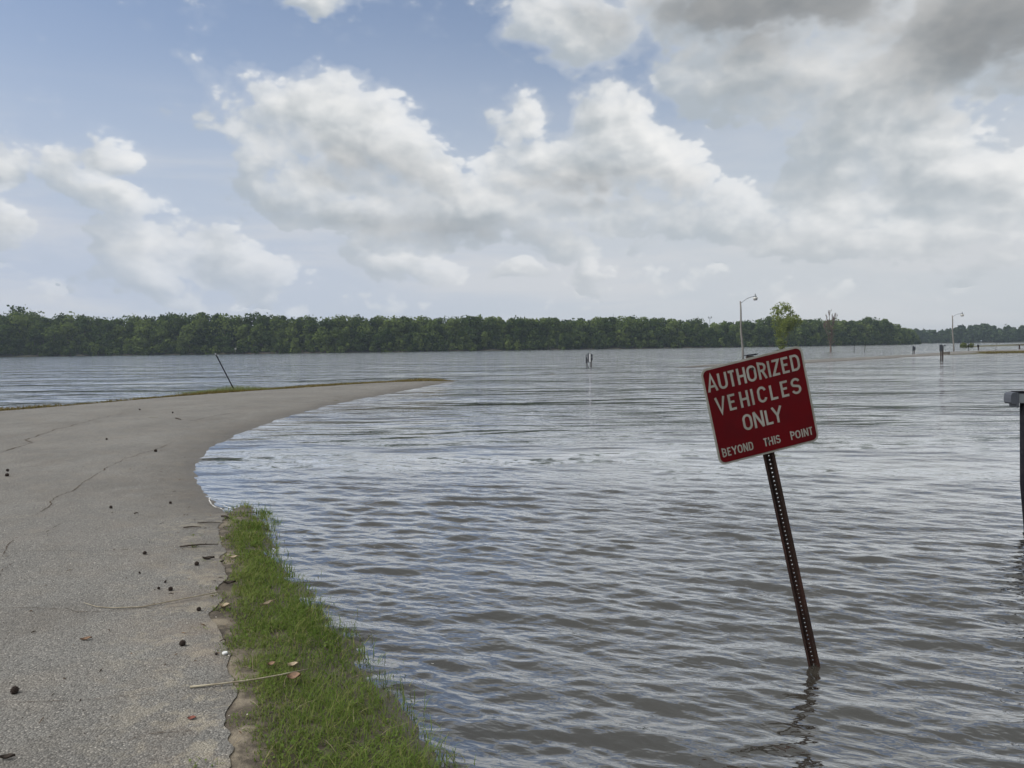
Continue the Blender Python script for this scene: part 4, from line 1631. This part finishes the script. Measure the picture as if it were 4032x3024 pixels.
# masts beyond the wood
for (x, ytop, lights, label) in ((2795, 1251, True, 'thin floodlight mast above the treetops, left of the near lamp pole'), (2416, 1236, False, 'hair-thin bare antenna sticking up above the treetops')):
    D = 500.
    d = ray(x, 1364)
    base_ = np.array([d[0] / d[1] * D, D, 1.5])
    tp = top_at(base_, x, ytop)
    e = empty('mast', base_, label, 'mast')
    hh_ = tp[2] - 1.5
    MB().tube([(0, 0, -.5), (0, 0, hh_ * .6), (0, 0, hh_)], [.22, .16, .12] if lights else [.16, .11, .09], 6).build('pole', m_grey, e)
    if lights:
        MB().box((0, 0, hh_ - .3), (2.6, .2, .2)).build('crossbar', m_grey, e)
        for dx in (-.9, .9):
            MB().box((dx, -.2, hh_ + .35), (.9, .5, .8), bev=.1).build('floodlight', m_lgrey, e)

# white marker on the clay bank
_d = ray(928, 1392)
wb = np.array([_d[0] / _d[1] * 365, 365, 1.0])
tz = top_at(wb, 928, 1373)
o = MB().box((0, 0, 0), (.9, .12, .8), bev=.05).add
mb = MB()
mb.box((0, 0, tz[2] - wb[2]), (.85, .10, .85), bev=.04)
mb.box((0, 0.02, (tz[2] - wb[2]) / 2 - .2), (.10, .08, tz[2] - wb[2]), bev=.01)
o = mb.build('notice_board', m_white)
o.location = tuple(map(float, wb))
tag(o, 'tiny white board on a stake above the reddish clay bank across the lake', 'board')

# ------------------------------------------------------------------ litter on the asphalt
m_ball = simple('sweetgum_brown', (.022, .015, .012), (.05, .032, .025), 90, .9)
m_stalk = simple('dry_reed', (.40, .36, .27), (.25, .21, .15), 14, .8)
m_twig = simple('dark_twig', (.035, .028, .022), (.07, .05, .04), 60, .9)
m_leafb = simple('dead_leaf', (.26, .16, .10), (.16, .10, .065), 50, .8)
m_leafp = simple('pale_leaf', (.50, .42, .30), (.33, .26, .18), 60, .8)


def ball_mesh():
    bm = bmesh.new()
    bmesh.ops.create_icosphere(bm, subdivisions=2, radius=1.0)
    for f in list(bm.faces):
        pass
    res = bmesh.ops.poke(bm, faces=bm.faces[:], offset=.22)
    for v in res['verts']:
        v.co *= random.uniform(.92, 1.14)
    me = bpy.data.meshes.new('seed_ball')
    bm.to_mesh(me)
    bm.free()
    me.materials.append(m_ball)
    return me


bmesh_ball = ball_mesh()
balls = [
    (28, 1872, 10, 'upper seed ball of the touching pair near the left edge of the asphalt'.replace('upper ', 'lower ')),
    (30, 1861, 8, 'upper seed ball of the touching pair near the left edge of the asphalt'),
    (420, 1730, 6, 'small round seed ball alone on the asphalt between the two long cracks'),
    (613, 1776, 9, 'greyish round seed ball at the upper end of the middle crack'),
    (437, 1999, 9, 'dark seed ball alone on the open asphalt left of the grass tip'),
    (671, 1981, 8, 'dark seed ball beside the pale dried foam line'),
    (570, 2180, 11, 'dark seed ball lying on the thin cross crack in the asphalt'),
    (775, 2222, 13, 'brown seed ball touching a scrap of debris near the grass edge'),
    (672, 2322, 13, 'large dark seed ball in the loose cluster above the long pale reed'),
    (625, 2319, 8, 'small seed ball left of the largest one above the long pale reed'),
    (783, 2402, 13, 'dark round seed ball just below the long pale reed near the grass'),
    (719, 2537, 18, 'reddish dark broken seed ball midway between the two reeds'),
    (58, 2724, 21, 'largest seed ball, alone at the left edge near the bottom'),
    (852, 2579, 8, 'tiny dark seed ball next to the white cap'),
    (651, 2292, 9, 'flattened seed ball at the top of the loose cluster above the reed'),
    (550, 2257, 8, 'small dark seed chip up the road from the loose cluster'),
    (680, 1625, 5, 'tiny far seed ball near the far turf edge of the asphalt'),
    (550, 1613, 5, 'tiny far seed speck beside the far crack on the asphalt'),
]
for i, (x, y, rp, lab) in enumerate(balls):
    p_ = on_land(x, y + rp * .5)
    D = np.linalg.norm(p_ - [0, 0, EYE])
    s_ = rp / FPX * D * .54
    o = bpy.data.objects.new('seed_ball', bmesh_ball)
    col.objects.link(o)
    sq_ = .6 if 'flattened' in lab or 'chip' in lab else .92
    o.location = (p_[0], p_[1], p_[2] + .008 + s_ * sq_ * .85 + (s_ * 1.1 if lab.startswith('upper') else 0))
    if lab.startswith('upper'):
        q_ = on_land(28, 1877)
        o.location = (q_[0] + .004, q_[1] + .01, q_[2] + .008 + .085)
    o.scale = (s_, s_, s_ * sq_)
    o.rotation_euler = (i * 1.3, i * .7, i * 2.1)
    tag(o, lab, 'seed ball', 'seed balls scattered on the asphalt')

rl = [(330, 2380), (380, 2396), (440, 2401), (560, 2397), (700, 2375), (790, 2358), (880, 2340)]
pts = [on_land(x, y, .014 + .012 * (i > 3)) for i, (x, y) in enumerate(rl)]
mb = MB().tube(pts, [.0015, .003, .0042, .005, .0045, .0045, .004], 6)
o = mb.build('reed_stalk', m_stalk, None, True)
tag(o, 'long pale curved reed stalk reaching from the grass onto the asphalt', 'reed')
rl = [(748, 2714), (860, 2706), (1010, 2695), (1100, 2689), (1215, 2674)]
pts = [on_land(x, y, z_) for (x, y), z_ in zip(rl, (.013, .018, .03, .045, .06))]
o = MB().tube(pts, [.0065, .0055, .0045, .004, .003], 6).build('reed_stalk', m_stalk, None, True)
tag(o, 'straight brown-ended reed stalk lying across the grass edge near the bottom', 'reed')


def leaf(x, y, w, h, mat, curl, rot, label, lift=.012, name='dead_leaf', cat='leaf'):
    p_ = on_land(x, y, lift)
    D = np.linalg.norm(p_ - [0, 0, EYE])
    s_ = w / FPX * D / 2 * (.72 if name == 'bark_scrap' else 1)
    vs, fs = [], []
    nx, ny = 7, 4
    for i in range(nx):
        t = i / (nx - 1) * 2 - 1
        ww_ = (1 - abs(t) ** 2.2) ** .8 * h
        for j in range(ny):
            q = (j / (ny - 1) * 2 - 1)
            vs.append((t * s_, q * ww_ * s_, curl * s_ * (q * q + .5 * t * t) + .1 * s_ * math.sin(3 * t + q)))
    for i in range(nx - 1):
        for j in range(ny - 1):
            fs.append((i * ny + j, (i + 1) * ny + j, (i + 1) * ny + j + 1, i * ny + j + 1))
    b = len(vs)
    vs += [(v_[0], v_[1], v_[2] - .0012) for v_ in vs[:b]]
    fs += [tuple(reversed([k + b for k in f_])) for f_ in fs]
    o = mesh_obj(name, vs, fs, mat, None, True)
    o.location = tuple(map(float, p_))
    o.rotation_euler = (.15, 0, rot)
    return tag(o, label, cat)


leaf(340, 2524, 36, .35, m_leafb, .25, .3, 'small tan dead leaf alone in the middle of the asphalt')
leaf(886, 2398, 42, .55, m_leafp, .5, -.2, 'pale curled dead leaf at the edge of the grass below the long reed')
leaf(1158, 2702, 48, .75, m_leafb, .35, .2, 'brown dead leaf lying in the grass at the end of the straight reed', .05)
leaf(755, 2836, 30, .6, simple('red_brown_leaf', (.22, .06, .035), (.12, .04, .03), 60, .8), .15, 0, 'rusty red leaf scrap on the asphalt near the bottom')
leaf(1055, 2404, 62, .16, m_leafp, .2, .9, 'straw-coloured narrow leaf lying in the grass', .05)
leaf(1070, 2645, 28, .7, m_leafb, .3, .4, 'small brown leaf in the grass up from the straight reed', .045)
leaf(1155, 2656, 38, .5, m_leafp, .5, .1, 'pale tan leaf in the grass just above the end of the straight reed', .05)
leaf(920, 2205, 36, .3, m_leafp, .3, .3, 'yellowish leaf at the dirt edge beside the narrow part of the grass', .02)
leaf(822, 2206, 60, .25, m_twig, .35, 0, 'dark flat bark scrap on the asphalt beside the narrow part of the grass', .010, 'bark_scrap', 'bark')
leaf(30, 2995, 66, .3, m_twig, .35, .1, 'dark brown strip of bark at the bottom left corner', .012, 'bark_scrap', 'bark')
leaf(905, 2303, 62, .22, m_twig, .3, .05, 'blackish bark strip on the dirt above the long reed', .012, 'bark_scrap', 'bark')
leaf(875, 2278 - 60, 20, .6, m_twig, .5, .8, 'little curled dark scrap near the brown seed ball by the grass', .014, 'bark_scrap', 'bark')

# twigs
for (x0, y0, x1, y1, r_t, lab) in ((690, 1650, 712, 1655, .016, 'short thick dark stick on the far part of the asphalt'),
                                  (778, 2065, 872, 2064, .006, 'thin dark twig pointing at the grass at the mouth of the flooded road'),
                                  (722, 2084, 792, 2082, .008, 'rough dark twig just below the thin twig on wet asphalt'),
                                  (708, 2160, 860, 2150, .008, 'crooked brown twig lying against the first grass tuft'),
                                  (528, 2028, 545, 2027, .008, 'short black twig in the open asphalt above the cross crack'),
                                  (866, 2534, 890, 2530, .004, 'little bent twig at the dirt edge above the white cap'),
                                  (870, 2040, 900, 2044, .012, 'dark wet twig where the grass tip meets the water')):
    a_ = on_land(x0, y0, .010 + r_t)
    b_ = on_land(x1, y1, .010 + r_t)
    m_ = (a_ + b_) / 2 + np.array([0, .02, .004])
    o = MB().tube([a_, a_ * .6 + m_ * .4 + np.array([0, .006, 0]), m_, b_], [r_t * .8, r_t, r_t * .8, r_t * .45], 6).build('twig', m_twig, None, True)
    tag(o, lab, 'twig', 'twigs on the asphalt')

# white cap
p_ = on_land(886, 2580, .010)
mb = MB()
mb.tube([(0, 0, 0), (0, 0, .006), (0, 0, .010)], [.0165, .0165, .0145], 20)
o = mb.build('bottle_cap', simple('white_plastic', (.75, .76, .76), (.7, .7, .7), 10, .4), None)
o.location = tuple(map(float, p_))
tag(o, 'small round white plastic cap at the edge of the asphalt', 'cap')

# pale pebbles and dark grit: uncountable, one mass each
n = 2600
q = np.stack([rng.uniform(-5.5, -.4, n), rng.uniform(2.6, 12, n)], 1)
xr = np.interp(q[:, 1], rey, rex)
ok = (q[:, 0] < xr + .25) & (fields(q)[0] > .05)
q = q[ok]
n = len(q)
zq = height(q) + .0065
VV, TT = [], []
shape = np.array([(1, 0, 0), (.3, .9, 0), (-.8, .6, 0), (-.9, -.5, 0), (.2, -1, 0), (0, 0, .7)])
sz = (.0018 + .005 * rng.random(n) ** 3)
aa = rng.random(n) * 6.28
ca, sa = np.cos(aa), np.sin(aa)
vx = (shape[None, :, 0] * ca[:, None] - shape[None, :, 1] * sa[:, None] * .5) * sz[:, None] + q[:, 0:1]
vy = (shape[None, :, 0] * sa[:, None] + shape[None, :, 1] * ca[:, None] * .5) * sz[:, None] + q[:, 1:2]
vz = shape[None, :, 2] * sz[:, None] + zq[:, None]
V = np.stack([vx, vy, vz], -1).reshape(-1, 3)
bse = np.arange(n)[:, None] * 6
F = np.vstack([np.concatenate([bse + i, bse + (i + 1) % 5, bse + 5], 1) for i in range(5)])
tone = np.repeat((rng.random(n) < .35).astype(float), 6)
m_grit, N, out = material('grit')
dd = N.n('ShaderNodeBsdfDiffuse')
N.put(dd.inputs[0], N.mix(attr(N, 'tint'), (.05, .038, .03), (.58, .55, .50)))
N.put(out.inputs[0], dd.outputs[0])
o = np_mesh('grit', V, F, m_grit, attrs={'tint': ('FLOAT', 'POINT', tone)})
tag(o, 'fine pale and dark grit scattered over the asphalt', 'grit', kind='stuff')

# crumbs of bark, needles and straw: one mass
n = 1500
q = np.stack([rng.uniform(-7.5, -.3, n), rng.uniform(2.6, 16, n)], 1)
xr = np.interp(q[:, 1], rey, rex)
dd_ = xr - q[:, 0]
ok = (fields(q)[0] > .05) & (dd_ > -.45) & (rng.random(n) < np.clip(np.exp(-np.maximum(dd_, 0) / .9), .16, 1)) & (vnoise(q, .5, 91) > .35)
q = q[ok]
n = len(q)
L_ = .006 + .028 * rng.random(n) ** 2
wd = .0012 + .0022 * rng.random(n)
aa = rng.random(n) * 6.28
z_ = height(q) + .0095
ex = np.stack([np.cos(aa), np.sin(aa)], 1)
ey = np.stack([-np.sin(aa), np.cos(aa)], 1)
VV = []
for (u, w_, dz_) in ((-1, -1, 0), (1, -.6, 0), (1, .6, 0), (-1, 1, 0), (0, 0, 1)):
    p2 = q + ex * (u * L_)[:, None] + ey * (w_ * wd)[:, None]
    VV.append(np.column_stack([p2, z_ + dz_ * (wd * 1.6 + .002)]))
V = np.stack(VV, 1).reshape(-1, 3)
bse = np.arange(n)[:, None] * 5
F = np.vstack([np.concatenate([bse + i_, bse + (i_ + 1) % 4, bse + 4], 1) for i_ in range(4)])
m_crumb, N, out = material('litter_crumbs')
dd = N.n('ShaderNodeBsdfDiffuse')
N.put(dd.inputs[0], N.mix(attr(N, 'tint'), (.030, .022, .017), (.20, .13, .08)))
N.put(out.inputs[0], dd.outputs[0])
o = np_mesh('leaf_litter', V, F, m_crumb, attrs={'tint': ('FLOAT', 'POINT', np.repeat(rng.random(n) ** 2.5, 5))})
tag(o, 'small dark crumbs of bark, needles and stalk strewn along the asphalt edge', 'litter', kind='stuff')

# dead straw lying in the verge
n = 900
q = np.stack([rng.uniform(-4.6, .8, n), rng.uniform(2.6, 9.0, n)], 1)
xr = np.interp(q[:, 1], rey, rex)
ok = (fields(q)[0] > .02) & (q[:, 0] - xr > -.12)
q = q[ok]
n = len(q)
Vs, Fs, ms = blades(np.column_stack([q, height(q) + .012]), np.full(n, .03) + .05 * rng.random(n), np.full(n, .003), 3.2, 3, 77)
m_straw = leaf_mat('dead_straw', (.30, .25, .15), (.22, .16, .10), (.42, .38, .27), .2)
o = np_mesh('dead_straw', Vs, Fs, m_straw, attrs={'tint': ('FLOAT', 'POINT', np.repeat(rng.random(n), ms)), 'leaf': ('FLOAT', 'POINT', np.repeat(rng.random(n), ms))})
tag(o, 'dead straw strands lying in the green grass verge', 'straw', kind='stuff')

# ------------------------------------------------------------------ haze
mh, N, out = material('haze')
pv = N.n('ShaderNodeVolumePrincipled')
pv.inputs['Color'].default_value = (.70, .84, 1.0, 1)
pv.inputs['Density'].default_value = .00022
pv.inputs['Anisotropy'].default_value = .2
N.put(out.inputs['Volume'], pv.outputs[0])
mb = MB().box((0, 0, 14.5), (11000, 11400, 36.5))
hz = mb.build('haze', mh)
tag(hz, 'thin even haze over the lake and woods', 'haze', kind='stuff')
scene.cycles.volume_step_rate = 20
scene.cycles.volume_max_steps = 64
scene.cycles.volume_bounces = 0
scene.cycles.max_bounces = 6
scene.cycles.diffuse_bounces = 2
scene.cycles.glossy_bounces = 3
scene.cycles.transmission_bounces = 3
scene.cycles.transparent_max_bounces = 12
scene.cycles.caustics_reflective = False
scene.cycles.caustics_refractive = False
scene.cycles.use_denoising = True
scene.cycles.use_adaptive_sampling = True
scene.cycles.adaptive_threshold = .02
